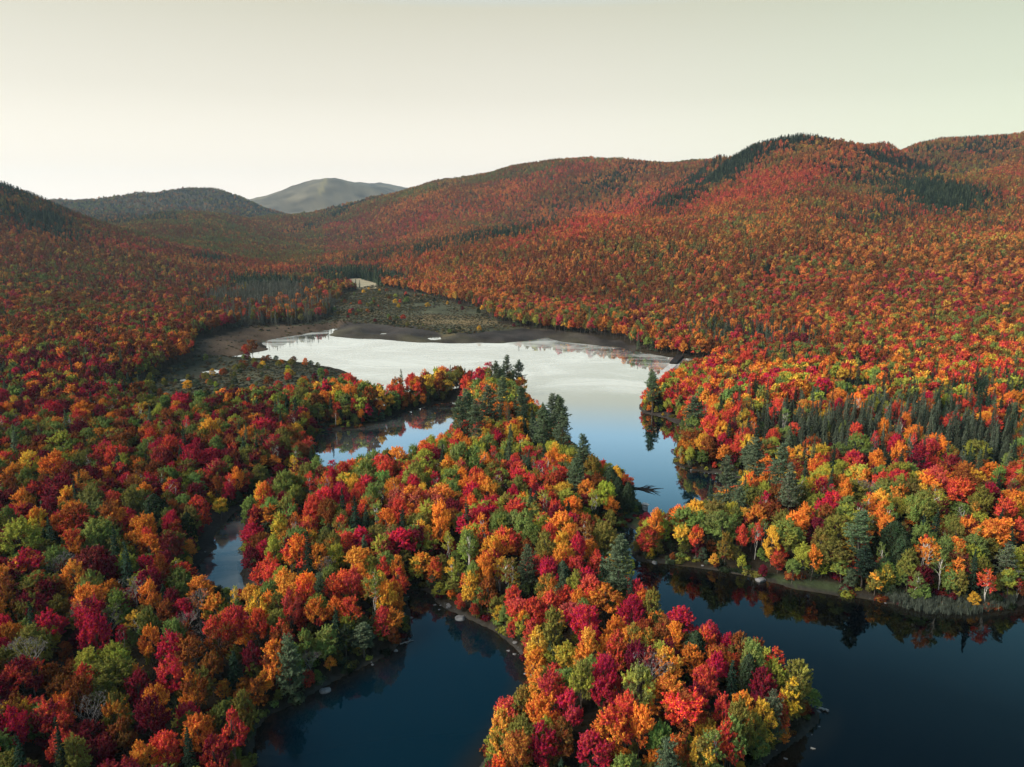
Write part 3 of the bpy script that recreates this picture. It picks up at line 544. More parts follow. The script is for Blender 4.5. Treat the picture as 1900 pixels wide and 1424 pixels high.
# ------------------------------------------------------------------ the rest of the forest: scattered stems
def scatter(y0, y1, cell, half=.86):
    xs = np.arange(-half*y1-60, half*y1+60, cell); ys = np.arange(y0, y1, cell); X, Y = np.meshgrid(xs, ys)
    X = X+rng.uniform(-.48, .48, X.shape)*cell; Y = Y+rng.uniform(-.48, .48, Y.shape)*cell
    X, Y = X.ravel(), Y.ravel(); k = (np.abs(X) < half*Y+45); return X[k], Y[k]
parts = [scatter(62, 330, 4.0), scatter(330, 700, 4.2), scatter(700, 1500, 5.5), scatter(1500, 2700, 7.8, .72), scatter(2700, 4000, 15.0, .70)]
fx = np.concatenate([p[0] for p in parts]); fy = np.concatenate([p[1] for p in parts])
fs = shore(fx, fy); k = fs > 2.2
for Z in NO_TREES: k &= ~inside(Z, fx, fy)
fx, fy, fs = fx[k], fy[k], fs[k]
fz = height(fx, fy, fs); px, py, dep = project(fx, fy, fz+8)
k = (px > -190) & (px < 2090) & (py < 1780)
# leave out stems on the far sides of the hills
def hidden(x, y, z):
    hid = np.zeros(len(x), bool)
    idx = np.where(y > 700)[0]
    for t in np.linspace(.45, .985, 26):
        xx, yy = x[idx]*t, y[idx]*t; zz = np.maximum(base_height(xx, yy), 0)
        hid[idx] |= zz-6 > H+(z[idx]+16-H)*t
    return hid
k &= ~hidden(fx, fy, fz)
fx, fy, fs, fz, px, py = fx[k], fy[k], fs[k], fz[k], px[k], py[k]
n = len(fx); tx = np.array([t['x'] for t in TREES]); ty = np.array([t['y'] for t in TREES]); tr_ = np.array([t['r'] for t in TREES])
keep = np.ones(n, bool); idx = np.where(fy < 460)[0]
for s in range(0, len(idx), 2000):
    q = idx[s:s+2000]; d = np.hypot(fx[q][:, None]-tx, fy[q][:, None]-ty); keep[q] = (d > .74*tr_+1.5).all(1)
fx, fy, fs, fz, px, py = (a[keep] for a in (fx, fy, fs, fz, px, py)); n = len(fx)
# what grows where
CONIF = [(1700,800,330,62,5,.54),(1830,720,150,30,0,.30),(1450,660,120,16,0,.35),(1330,610,260,22,5,.45),(1180,625,90,14,0,.35),(520,560,130,34,0,.95),(480,525,120,14,0,.8),(660,508,110,14,0,.8),(760,545,130,16,15,.45),
 (1330,318,130,24,-28,.9),(1700,335,170,50,18,.75),(1790,272,170,24,0,.6),(1480,262,70,12,0,.8),(30,370,130,36,25,.9),(880,440,170,14,-12,.55),(1120,340,100,24,-15,.65),
 (1620,400,150,40,0,.35),(300,690,160,30,-20,.25),(390,480,40,10,0,.8),(1560,330,120,22,-10,.3),(990,760,70,60,0,.45),(620,395,80,8,-25,.7),(1600,950,160,40,0,.2),(1230,280,80,9,0,.6),(1180,560,60,14,0,.3),(700,470,110,10,-10,.4)]
def con_field(px, py):
    v = np.zeros(len(px))
    for cx, cy_, rx, ry, rot, w_ in CONIF:
        dx, dy = px-cx, py-cy_; c, s_ = math.cos(math.radians(rot)), math.sin(math.radians(rot)); u = (dx*c+dy*s_)/rx; q = (-dx*s_+dy*c)/ry
        v = np.maximum(v, np.exp(-(u*u+q*q))*w_*1.15)
    return v
con_noise = lambda x, y: np.clip(.9+1.3*fbm(x, y, .012, 3), .1, 1.5)
cxs = [scatter(215, 800, 2.6), scatter(800, 1600, 5.0), scatter(1600, 2700, 7.5, .72)]
ax_ = np.concatenate([p[0] for p in cxs]); ay_ = np.concatenate([p[1] for p in cxs])
apx, apy, _ = project(ax_, ay_, np.maximum(base_height(ax_, ay_), 0)+8)
k = (rng.random(len(ax_)) < (con_field(apx, apy)*con_noise(ax_, ay_)-.22)*1.4) & (apx > -150) & (apx < 2050); ax_, ay_ = ax_[k], ay_[k]
as_ = shore(ax_, ay_); k = as_ > 2.5
for Z in NO_TREES: k &= ~inside(Z, ax_, ay_)
for q_ in range(0, len(ax_), 4000): e_ = slice(q_, q_+4000); k[e_] &= (np.hypot(ax_[e_][:, None]-tx, ay_[e_][:, None]-ty) > .5*tr_+.6).all(1)
ax_, ay_, as_ = ax_[k], ay_[k], as_[k]; az_ = height(ax_, ay_, as_); k = ~hidden(ax_, ay_, az_); ax_, ay_, as_, az_ = ax_[k], ay_[k], as_[k], az_[k]
apx, apy, _ = project(ax_, ay_, az_+8); extra_con = np.r_[np.zeros(n, bool), np.ones(len(ax_), bool)]
fx = np.r_[fx, ax_]; fy = np.r_[fy, ay_]; fs = np.r_[fs, as_]; fz = np.r_[fz, az_]; px = np.r_[px, apx]; py = np.r_[py, apy]; n = len(fx)
def blob(cx, cy_, rx, ry, rot=0):
    dx, dy = px-cx, py-cy_; c, s = math.cos(math.radians(rot)), math.sin(math.radians(rot)); u = (dx*c+dy*s)/rx; v = (-dx*s+dy*c)/ry
    return np.exp(-(u*u+v*v))
nA = fbm(fx, fy, .012, 3); nB = fbm(fx+300, fy-200, .02, 3); nC = fbm(fx-700, fy, .006, 3)
con = np.clip(.07+.25*np.clip(nB-.15, 0, 1), 0, 1)
con = np.maximum(con, con_field(px, py)*con_noise(fx, fy)*1.1)
con = np.where((fy > 2700) | ((fy > 1900) & (px < 330)), .72, con); is_con = (rng.random(n) < con) | extra_con  # far ridges: their shade put in as extra dark conifers
CODES = list('RCMOUYLGVP')
PALS = dict(left=(.07,.09,.26,.09,.16,.02,.05,.11,.15,0), bank=(.10,.04,.06,.14,.12,.09,.14,.16,.15,0), tip=(.22,.16,.06,.20,.09,.06,.08,.08,.05,0), mid=(.15,.07,.03,.15,.06,.09,.17,.17,.11,0), valley=(.09,.05,.09,.11,.38,.03,.02,.06,.17,0), hill=(.10,.01,.015,.20,.47,.02,.02,.05,.115,0), sunlit_streak=(.58,.0,0,.32,.10,0,0,0,0,0), near_r=(.15,.06,.07,.14,.31,.02,.04,.08,.13,0), far=(.02,0,.02,.08,.32,.02,.03,.22,.31,0))
wts = np.zeros((n, 10))
def usep(mask, nm): wts[mask] = PALS[nm]
usep(np.ones(n, bool), 'mid'); usep((fy < 270) & (fx > 10) & (px > 1190), 'bank'); usep((fy < 150) & (px > 850), 'tip'); usep((fy < 460) & (px < 600), 'left'); usep((fy >= 380) & (px >= 700), 'near_r'); usep((fy >= 700) & (px >= 700), 'hill'); usep((fy >= 420) & (px < 700), 'valley'); usep(fy > 2300, 'far'); usep((px < 600) & (fy > 1300), 'far')  # 'far' paints the shade of the distant left slopes in cooler colours
st_ = np.maximum.reduce([blob(1150,388,140,22,-18), blob(1450,335,190,20,-17)*.9, blob(960,350,170,14,-20)*.55, blob(1540,520,160,25)*.25])  # sunlit streak on the hillside, painted in as redder, brighter leaf colours
usep(rng.random(n) < st_*1.2, 'sunlit_streak')
wts[:, 0] *= np.exp(1.1*nA); wts[:, 8] *= np.exp(-1.2*nA); wts[:, 7] *= np.exp(-1.2*nA); wts[:, 3] *= np.exp(.9*nC); wts[:, 2] *= np.exp(-.9*nC)
for k_ in range(10): wts[:, k_] *= np.exp(2.0*np.clip((fy-150)/500, .25, 1)*(fbm(fx+k_*371, fy-k_*213, .009, 3)+.6*fbm(fx-k_*150, fy+k_*97, .03, 2)))
wts = np.maximum(wts, 1e-6); cum = np.cumsum(wts/wts.sum(1, keepdims=True), 1); code = (rng.random((n, 1)) > cum).sum(1).clip(0, 9)
PA = np.array([PAL[c] for c in CODES]); mean_c = (wts/wts.sum(1, keepdims=True))@PA; merge = (np.clip((fy-350)/900, 0, 1)*.48)[:, None]; tint = PA[code]*rng.uniform(.75, 1.15, (n, 1))
mixk = rng.random(n) < .4; tint2 = np.where(mixk[:, None], PA[(rng.random((n, 1)) > cum).sum(1).clip(0, 9)], tint*rng.uniform(.8, 1.15, (n, 3)))
spr = (fy > 260) & is_con; bog = np.maximum.reduce([blob(520,560,130,32), blob(1650,790,260,55,6), blob(1330,612,260,20,5)]) > .35
ctint = np.where(rng.random((n, 1)) < .35, np.array(PAL['T'])*.8, np.array(PAL['S'])*1.1)*rng.uniform(.7, 1.3, (n, 1))
bogl = (blob(520,560,130,32) > .3)
ctint = np.where(bogl[:, None], np.array((.14,.145,.11))*rng.uniform(.6, 1.3, (n, 1)), ctint)
ctint = np.where((bog & ~bogl)[:, None], np.array((.085,.105,.07))*rng.uniform(.4, 1.6, (n, 1)), ctint)
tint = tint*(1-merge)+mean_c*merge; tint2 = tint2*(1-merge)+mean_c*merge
up = np.clip((fy-280)/450, 0, 1)[:, None]; lf_ = np.clip((700-px)/300, 0, 1)[:, None]; grey = lambda c: (1-.18*lf_)*c*(1-.20*up)+.10*up*c.mean(1, keepdims=True)*.8  # lf_ paints the dimmer light of the left side into leaf tints
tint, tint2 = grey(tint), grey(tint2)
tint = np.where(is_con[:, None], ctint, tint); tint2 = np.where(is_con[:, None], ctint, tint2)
frad = np.clip(rng.normal(1, .19, n), .6, 1.5)*np.where(fy < 300, 2.6, 2.45)*np.where(fy > 1500, 1.2, 1)*np.where(fy > 2700, 1.8, 1); fh = (6.6+1.2*frad)*rng.uniform(.85, 1.2, n)*np.where(fy < 300, .88, 1)
frad = np.where(is_con, rng.uniform(1.4, 2.3, n)*np.where(fy > 1500, 1.4, 1)*np.where(fy > 2700, 1.6, 1), frad); fh = np.where(is_con, rng.uniform(8, 15.5, n)*np.where(bog, rng.uniform(.5, 1.15, n), 1), fh)
frad = np.where(is_con & bog, frad*rng.uniform(.6, 1.05, n), frad); thinned = (bog & ~is_con & (rng.random(n) < .5)) | (bog & extra_con & (rng.random(n) < .3))
# trees by the shore and on the spit lean on light: keep them a bit smaller
fh *= np.where(fs < 5, .85, 1)
low_n = n
OPEN = [np.array(p, float) for p in ([(600,803),(700,791),(832,757),(836,795),(740,818),(700,833),(650,848),(600,855)],[(985,700),(1180,700),(1183,762),(1245,800),(1250,935),(1185,935),(1178,875),(1110,850),(1064,830),(1060,750),(985,740)],
 [(366,1056),(380,1000),(408,966),(440,950),(452,1000),(446,1050),(490,1076),(480,1086),(425,1088),(395,1085)],[(762,1100),(800,1108),(880,1172),(945,1225),(957,1268),(903,1340),(868,1424),(478,1424),(500,1345),(600,1290),(740,1215),(765,1170)],
 [(1215,1062),(1420,1085),(1550,1108),(1700,1140),(1900,1135),(1900,1424),(1440,1424),(1525,1320),(1500,1235),(1440,1175),(1370,1160),(1310,1112),(1245,1095)],[(1112,1015),(1150,992),(1150,930),(1197,938),(1180,985),(1160,1012)],[(430,661),(620,618),(900,640),(1230,665),(1180,690),(985,690),(965,650),(900,665),(660,692)],[(250,740),(330,692),(430,664),(640,692),(560,712),(480,716),(380,724),(300,732)],[(1500,688),(1600,697),(1670,712),(1590,713)])]
def over_water(x, y, z, h, r):
    bad = np.zeros(len(x), bool)
    for du, f in ((0, 1.0), (-.75, .75), (.75, .75), (0, .75)):
        a_, b_, _ = project(x+du*r, y, z+h*f)
        for P_ in OPEN: bad |= inside(P_, a_, b_)
    return bad
nearm = (fy < 480); bad = np.zeros(n, bool); bad[nearm] = over_water(fx[nearm], fy[nearm], fz[nearm], fh[nearm], frad[nearm])
fh = np.where(bad, fh*.68, fh); frad = np.where(bad, frad*.8, frad)
bad[nearm] = over_water(fx[nearm], fy[nearm], fz[nearm], fh[nearm], frad[nearm]); gone = bad | thinned
# ------------------------------------------------------------------ choose who is an individual tree
NOUN = {'maple': 'maple', 'cone_maple': 'pointed maple', 'birch': 'birch', 'oak': 'round-crowned broadleaf', 'pine': 'pine', 'round_pine': 'bushy pine', 'spruce': 'spruce', 'cedar': 'dense cedar', 'bare': 'nearly leafless tree'}
NAME = {'maple': 'maple_tree', 'cone_maple': 'maple_tree', 'birch': 'birch_tree', 'oak': 'broadleaf_tree', 'pine': 'pine_tree', 'round_pine': 'pine_tree', 'spruce': 'spruce_tree', 'cedar': 'cedar_tree', 'bare': 'bare_tree'}
used = gone.copy()
cand = np.where(~gone & (fy < 210) & (px > -20) & (px < 1920) & (py < 1470))[0]
cand = cand[np.argsort(fy[cand]**2+fx[cand]**2)][:170]
for q in cand:
    used[q] = True
    if is_con[q]: TREES.append(dict(x=fx[q], y=fy[q], r=frad[q], h=fh[q], sp='spruce', c1='S', c2='S', hand=False))
    else:
        c = CODES[code[q]]
        if c in 'UM' and rng.random() < .16: TREES.append(dict(x=fx[q], y=fy[q], r=frad[q]*.8, h=fh[q]*1.05, sp='bare', c1='B', c2='B', hand=False)); continue
        TREES.append(dict(x=fx[q], y=fy[q], r=frad[q]*.9, h=fh[q]*.95, sp='oak' if c in 'GVL' else ('birch' if c == 'Y' else 'maple'), c1=c, c2=c, hand=False))
tx = np.array([t['x'] for t in TREES]); ty = np.array([t['y'] for t in TREES]); tsd = shore(tx, ty); tz = height(tx, ty, tsd)
for _ in range(3):
    tb = over_water(tx, ty, tz, np.array([t['h'] for t in TREES]), np.array([t['r'] for t in TREES])*.7)
    for k, t in enumerate(TREES):
        if tb[k] and t['sp'] not in ('pine', 'cedar'): t['h'] *= .88; t['r'] *= .94
tb = over_water(tx, ty, tz, np.array([t['h'] for t in TREES])*.96, np.array([t['r'] for t in TREES])*.35)
TREES = [t for k, t in enumerate(TREES) if not (tb[k] and t['sp'] not in ('pine', 'cedar'))]
tx = np.array([t['x'] for t in TREES]); ty = np.array([t['y'] for t in TREES]); tsd = shore(tx, ty); tz = height(tx, ty, tsd)
tpx, tpy, tdep = project(tx, ty, tz+9); app = np.array([t['r'] for t in TREES])/tdep*F
CAP = dict(maple_tree=300, broadleaf_tree=150, birch_tree=80, pine_tree=120, spruce_tree=90, cedar_tree=40, bare_tree=40)
order = np.argsort(-app); cnt = {}; single = []; extra = []
for q in order:
    nm = NAME[TREES[q]['sp']]; vis = -40 < tpx[q] < 1940 and tpy[q] < 1480
    if vis and cnt.get(nm, 0) < CAP[nm]: cnt[nm] = cnt.get(nm, 0)+1; single.append(q)
    else: extra.append(q)
print('individual trees', cnt, 'extra', len(extra), 'scattered', n)
# where a tree stands, in words
TIPZ = zone([(840,1800),(820,1400),(955,1230),(1190,1120),(1250,1190),(1560,1300),(1560,1800)]); STRIP = zone([(520,690),(990,700),(1075,850),(880,810),(840,745),(560,815)])
NECK = zone([(955,1230),(1190,1120),(1095,1010),(1140,930),(1090,860),(1075,850),(860,800),(560,905),(470,965),(440,1090),(760,1090)])
HEAD = zone([(1180,700),(1400,640),(1480,890),(1245,880)])
px_ = [t['x'] for t in TREES]
def where(q):
    x, y = np.array([tx[q]]), np.array([ty[q]])
    if inside(TIPZ, x, y)[0]: return "the peninsula's round head"
    if inside(STRIP, x, y)[0]: return 'the strip between pond and lake'
    if inside(NECK, x, y)[0]: return 'the middle of the peninsula'
    if inside(HEAD, x, y)[0]: return 'the headland in the blue lake'
    if tx[q] > 10: return 'the wooded bank facing the peninsula'
    if tpx[q] > 480 and ty[q] < 200: return 'the point beside the dark cove'
    return 'the broad woods beyond the cove'
labels = {}
dcm = np.hypot(tx[:, None]-tx, ty[:, None]-ty)
rq = {k: np.quantile([TREES[q]['r'] for q in single if NAME[TREES[q]['sp']] == k], [.25, .8]) for k in cnt}
hmed = {k: np.median([TREES[q]['h'] for q in single if NAME[TREES[q]['sp']] == k]) for k in cnt}
def neigh(q, k):
    o = np.argsort(dcm[q])[1:]; r_ = []
    for e in o:
        s = SHORT[TREES[e]['c1']]
        if s not in r_: r_.append(s)
        if len(r_) == k: break
    return r_
LAB = {}
for k in (1, 2, 3, 4):
    todo = [q for q in single if q not in LAB or list(LAB.values()).count(LAB[q]) > 1] if k > 1 else single
    if k > 1:
        from collections import Counter
        cc_ = Counter(LAB.values()); todo = [q for q in single if cc_[LAB[q]] > 1]
    for q in todo:
        t = TREES[q]; a_, b_ = rq[NAME[t['sp']]]; size = 'small ' if t['r'] < a_ else 'broad ' if t['r'] > b_ else ''
        if k == 4: size = ('tall ' if t['h'] > 1.04*hmed[NAME[t['sp']]] else 'short ' if t['h'] < .96*hmed[NAME[t['sp']]] else size)
        col = WORD[t['c1']] if t['c1'] == t['c2'] else SHORT[t['c1']]+' and '+WORD[t['c2']].split()[-1]
        nb_ = neigh(q, min(k, 3)); edge = 'at the shore of ' if tsd[q] < 5 else 'on ' if k < 4 else 'inland on '
        w0 = where(q)
        if w0.startswith('the broad woods'): edge = 'at the edge of ' if tsd[q] < 5 else 'in '
        nbt = nb_[0]+' tree' if len(nb_) == 1 else ' and '.join(nb_)+' trees' if len(nb_) == 2 else f'{nb_[0]}, {nb_[1]} and {nb_[2]} trees'
        l = f"{size}{col} {NOUN[t['sp']]} {edge}{w0} by {nbt}"
        wc = lambda t_: len(t_.replace('-', ' ').split())
        if wc(l) > 15:
            for a2, b2 in (("the peninsula's round head", 'the round head'), ('the wooded bank facing the peninsula', 'the facing bank'), ('the strip between pond and lake', 'the pond strip'), ('the middle of the peninsula', 'the mid peninsula'), ('the point beside the dark cove', 'the cove point'), ('the headland in the blue lake', 'the lake headland'), ('the broad woods beyond the cove', 'the broad woods')): l = l.replace(a2, b2)
        if wc(l) > 15: l = l.replace('at the shore of the', 'on the shore of').replace('round-crowned ', '').replace('inland on', 'inside')
        if wc(l) > 16: l = l.replace(size, '', 1)
        if wc(l) > 16: l = l.replace('golden ', '').replace('bright ', '').replace(' trees', '')
        LAB[q] = l
def make_tree(q):
    t = TREES[q]; pr = NEAR['bank' if tsd[q] < 7 and t['sp'] in ('maple', 'oak', 'birch') and rng.random() < .8 else t['sp']]; cm, tm, R0, H0, _ = pr[int(rng.integers(len(pr)))]
    root = bpy.data.objects.new(NAME[t['sp']], None); COL.objects.link(root); root.empty_display_size = .5
    root.location = (t['x'], t['y'], float(tz[q])-.15); root.rotation_euler = (0, 0, rng.uniform(0, 6.28)); s = t['r']/R0*rng.uniform(.95, 1.05)
    root.scale = (s*rng.uniform(.92, 1.08), s*rng.uniform(.92, 1.08), t['h']/H0*rng.uniform(.88, 1.12))
    tag(root, LAB[q], NAME[t['sp']].replace('_', ' '), NAME[t['sp']].replace('_', ' ')+'s of '+where(q).replace("'s", ''))
    c = bpy.data.objects.new('crown', cm); b = bpy.data.objects.new('trunk', tm)
    rel = dict(R='OPC', C='RMP', M='CUR', O='YRU', U='OVR', Y='OL', L='GYV', G='LV', V='GUL', P='RO').get(t['c1'], t['c1']); alt = PAL[rel[int(rng.integers(len(rel)))]] if t['c1'] == t['c2'] else PAL[t['c2']]
    kx = rng.uniform(0, .6) if t['c1'] == t['c2'] else 1.0; second = [a_*(1-kx)+b_*kx for a_, b_ in zip(PAL[t['c1']], alt)]
    j = rng.uniform(.82, 1.15)*(.86 if tpx[q] < 480 else 1.0); c['tint'] = [float(v*j) for v in PAL[t['c1']]]; c['tint2'] = [float(v*j*rng.uniform(.85, 1.15)) for v in second]  # left-hand crowns darkened to put the weaker light into their colour
    for o in (c, b): COL.objects.link(o); o.parent = root
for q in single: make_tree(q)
# ------------------------------------------------------------------ masses of trees beyond those
def bank_of(name, metas):
    c = bpy.data.collections.new(name)
    for k, me in enumerate(metas): c.objects.link(bpy.data.objects.new(f'{name}_{k:02d}', me))
    return c
def mass(name, coll, P, idx, rot, scl, t1, t2, label):
    me = bpy.data.meshes.new(name); me.vertices.add(len(P)); me.vertices.foreach_set('co', np.ascontiguousarray(P, np.float32).ravel())
    def A(k, ty_, d, f): me.attributes.new(k, ty_, 'POINT').data.foreach_set(f, np.ascontiguousarray(d).ravel())
    A('idx', 'INT', idx.astype(np.int32), 'value'); A('rot', 'FLOAT_VECTOR', rot.astype(np.float32), 'vector'); A('scl', 'FLOAT_VECTOR', scl.astype(np.float32), 'vector')
    A('tint', 'FLOAT_VECTOR', t1.astype(np.float32), 'vector'); A('tint2', 'FLOAT_VECTOR', t2.astype(np.float32), 'vector')
    o = bpy.data.objects.new(name, me); COL.objects.link(o)
    ng = bpy.data.node_groups.new(name, 'GeometryNodeTree'); ng.interface.new_socket('Geometry', in_out='INPUT', socket_type='NodeSocketGeometry'); ng.interface.new_socket('Geometry', in_out='OUTPUT', socket_type='NodeSocketGeometry')
    gi = ng.nodes.new('NodeGroupInput'); go = ng.nodes.new('NodeGroupOutput'); ip = ng.nodes.new('GeometryNodeInstanceOnPoints'); ci = ng.nodes.new('GeometryNodeCollectionInfo')
    ci.inputs['Collection'].default_value = coll; ci.inputs['Separate Children'].default_value = True; ci.inputs['Reset Children'].default_value = True
    def NA(k, ty_): a = ng.nodes.new('GeometryNodeInputNamedAttribute'); a.data_type = ty_; a.inputs['Name'].default_value = k; return a.outputs[0]
    L = ng.links.new; L(gi.outputs[0], ip.inputs['Points']); L(ci.outputs[0], ip.inputs['Instance']); ip.inputs['Pick Instance'].default_value = True
    L(NA('idx', 'INT'), ip.inputs['Instance Index']); L(NA('scl', 'FLOAT_VECTOR'), ip.inputs['Scale'])
    er = ng.nodes.new('FunctionNodeEulerToRotation'); L(NA('rot', 'FLOAT_VECTOR'), er.inputs[0]); L(er.outputs[0], ip.inputs['Rotation']); L(ip.outputs[0], go.inputs[0])
    md = o.modifiers.new('scatter', 'NODES'); md.node_group = ng
    o['kind'] = 'stuff'; o['label'] = label; return o
def pts_in(Z, cell): 
    lo, hi = Z.min(0), Z.max(0); X, Y = np.meshgrid(np.arange(lo[0], hi[0], cell), np.arange(lo[1], hi[1], cell)); X = (X+rng.uniform(-1.4, 1.4, X.shape)*cell).ravel(); Y = (Y+rng.uniform(-1.4, 1.4, Y.shape)*cell).ravel()
    k = inside(Z, X, Y); return X[k], Y[k]
near_b = [joined('leafy', *e[4]) for sp in ('maple', 'oak') for e in NEAR[sp][:4]]+[joined('leafy', *NEAR['birch'][k][4]) for k in range(2)]+[joined('leafy', *e[4]) for e in NEAR['bank']]
mid_b = [joined('leafy', *broadleaf(300+s, 4, 12, .28, 11, 8, 16, .62), M_LEAF, M_BARK) for s in range(6)]
far_b = [joined('leafy', *broadleaf(320+s, 4, 11, .15, 8, 5, 9, 1.15), M_LEAF, M_BARK) for s in range(5)]
CB = bank_of('leafy_shapes', near_b+mid_b+far_b); nbk = (len(near_b), len(mid_b), len(far_b))
near_c = [joined('needled', *e[4]) for e in NEAR['spruce']]+[joined('needled', *spruce(400+s, 2.0, 12, .16, .62, 6, .52, 9, .25, .18), M_NEEDLE, M_GREY) for s in range(2)]
far_c = [joined('needled', *spruce(420+s, 2.2, 12, .06, 1.0, 6, .9, 5), M_NEEDLE, M_BARK) for s in range(3)]
CCn = bank_of('needled_shapes', near_c+far_c)
bsel = np.where(~is_con & ~used)[0]; nn = len(bsel); yb = fy[bsel]
lod = np.where(yb < 300, 0, np.where(yb < 780, 1, 2)); bi = np.where(lod == 0, rng.integers(0, nbk[0]-3, nn), np.where(lod == 1, nbk[0]+rng.integers(0, nbk[1], nn), nbk[0]+nbk[1]+rng.integers(0, nbk[2], nn)))
h0 = np.where(lod == 0, 13.2, np.where(lod == 1, 12, 11)); s0 = frad[bsel]/4
P = np.stack([fx[bsel], fy[bsel], fz[bsel]-.2], 1); rot = np.stack([rng.normal(0, .03, nn), rng.normal(0, .03, nn), rng.uniform(0, 6.28, nn)], 1); scl = np.stack([s0*rng.uniform(.9, 1.1, nn), s0*rng.uniform(.9, 1.1, nn), fh[bsel]/h0], 1)
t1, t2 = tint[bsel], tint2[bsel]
ex = [q for q in extra if NAME[TREES[q]['sp']] in ('maple_tree', 'broadleaf_tree', 'birch_tree', 'bare_tree')]
if ex:
    P = np.r_[P, np.stack([tx[ex], ty[ex], tz[ex]-.2], 1)]; bi = np.r_[bi, rng.integers(0, nbk[0]-3, len(ex))]; rot = np.r_[rot, np.stack([np.zeros(len(ex)), np.zeros(len(ex)), rng.uniform(0, 6.28, len(ex))], 1)]
    rr = np.array([TREES[q]['r'] for q in ex]); hh = np.array([TREES[q]['h'] for q in ex]); scl = np.r_[scl, np.stack([rr/4, rr/4, hh/13.2], 1)]; t1 = np.r_[t1, [PAL[TREES[q]['c1']] for q in ex]]; t2 = np.r_[t2, [PAL[TREES[q]['c2']] for q in ex]]
a, b = scatter(80, 420, 2.7); s_ = shore(a, b); k = (s_ > .5) & (rng.random(len(a)) < np.where(s_ < 7.5, .8, .28))
for Z in (MUD_F, MUD_E, MUD_E2, BEACH_C, DAM, MARSH_W): k &= ~inside(Z, a, b)
a, b, s_ = a[k], b[k], s_[k]; z_ = height(a, b, s_); hh = rng.uniform(3.2, 7.5, len(a))*np.clip(.5+s_/8, .5, 1)*np.where(s_ > 7.5, .75, 1); rr = hh*rng.uniform(.26, .36, len(a))
a5, b5 = pts_in(MARSH_W, 5.5); s5 = shore(a5, b5); k5 = (s5 > 10) & (rng.random(len(a5)) < .38+.5*fbm(a5, b5, .03, 2)); a6, b6 = pts_in(MARSH_N, 8.0); s6 = shore(a6, b6); k6 = (s6 > 3) & ~inside(MUD_N, a6, b6) & ~inside(red_bank, a6, b6) & (rng.random(len(a6)) < .12+.35*fbm(a6, b6, .02, 2))
ma, mb, ms = np.r_[a5[k5], a6[k6]], np.r_[b5[k5], b6[k6]], np.r_[s5[k5], s6[k6]]; a = np.r_[a, ma]; b = np.r_[b, mb]; z_ = np.r_[z_, height(ma, mb, ms)]; mh = rng.uniform(1.6, 5.5, len(ma)); hh = np.r_[hh, mh]; rr = np.r_[rr, mh*rng.uniform(.3, .5, len(ma))]
k = ~over_water(a, b, z_, hh*.8, rr*.4) | (np.arange(len(a)) >= len(a)-len(ma)); a, b, z_, hh, rr = a[k], b[k], z_[k], hh[k], rr[k]; m_ = len(a); bt = np.array([PAL[c] for c in 'VGLVGUOTYKRM'])[rng.integers(0, 12, m_)]*rng.uniform(.6, 1.05, (m_, 1))
P = np.r_[P, np.stack([a, b, z_-.1], 1)]; bi = np.r_[bi, len(near_b)-1-rng.integers(0, 3, m_)]; rot = np.r_[rot, np.stack([0*a, 0*a, rng.uniform(0, 6.28, m_)], 1)]; scl = np.r_[scl, np.stack([rr/3.6, rr/3.6, hh/12], 1)]; t1 = np.r_[t1, bt]; t2 = np.r_[t2, bt*rng.uniform(.8, 1.2, (m_, 3))]
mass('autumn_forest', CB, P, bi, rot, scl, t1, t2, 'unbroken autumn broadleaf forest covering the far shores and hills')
csel = np.where(is_con & ~used)[0]; nn = len(csel); yc = fy[csel]; thin = bog[csel] & (rng.random(nn) < .35)
ci_ = np.where(yc < 800, np.where(thin, 3+rng.integers(0, 2, nn), rng.integers(0, 3, nn)), 5+rng.integers(0, 3, nn))
P = np.stack([fx[csel], fy[csel], fz[csel]-.2], 1); s0 = frad[csel]/2.1; h0 = np.where(ci_ < 3, 14, 12)
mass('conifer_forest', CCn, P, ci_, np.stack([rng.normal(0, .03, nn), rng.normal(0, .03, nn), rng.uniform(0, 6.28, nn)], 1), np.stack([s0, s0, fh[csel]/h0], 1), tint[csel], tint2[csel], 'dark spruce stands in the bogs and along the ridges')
# marsh shrubs, bank brush
sxs = []; sys_ = []
for Z, cell in ((MARSH_N, 2.2), (MARSH_W, 1.9), (DAM, 2.0), (CREEK_R, 3.0)):
    a, b = pts_in(Z, cell); mud = inside(MUD_N, a, b) | (inside(red_bank, a, b) & (rng.random(len(a)) < .8)); d = fbm(a, b, .03, 3) > -.6+.5*rng.random(len(a))
    k = ~mud & d; sxs.append(a[k]); sys_.append(b[k])
a, b = scatter(90, 320, 2.6); s_ = shore(a, b); k = (s_ > .2) & (s_ < 9) & (rng.random(len(a)) < .9)
for Z in (MUD_F, MUD_B, MUD_E, BEACH_C): k &= ~inside(Z, a, b)
sxs.append(a[k]); sys_.append(b[k])
sx_ = np.concatenate(sxs); sy_ = np.concatenate(sys_); ss = shore(sx_, sy_); k = ss > .15; sx_, sy_, ss = sx_[k], sy_[k], ss[k]; sz_ = height(sx_, sy_, ss); nn = len(sx_)
sc_ = np.where((sy_ < 320) & (ss < 8), rng.uniform(.7, 2.1, nn), rng.uniform(.4, 1.2, nn)*(1+.6*fbm(sx_, sy_, .02, 2)))[:, None]
stint = np.array([(.065,.075,.05),(.09,.085,.045),(.11,.07,.04),(.06,.075,.055),(.15,.12,.055)])[rng.integers(0, 5, nn)]*rng.uniform(.6, 1.2, (nn, 1))
bk_ = (sy_ < 330) & (ss < 10); bt = np.array([PAL['V'], PAL['G'], PAL['U'], PAL['L'], PAL['V'], PAL['K'], PAL['T'], PAL['M']])[rng.integers(0, 8, nn)]*rng.uniform(.4, .9, (nn, 1)); stint = np.where(bk_[:, None], bt, stint)
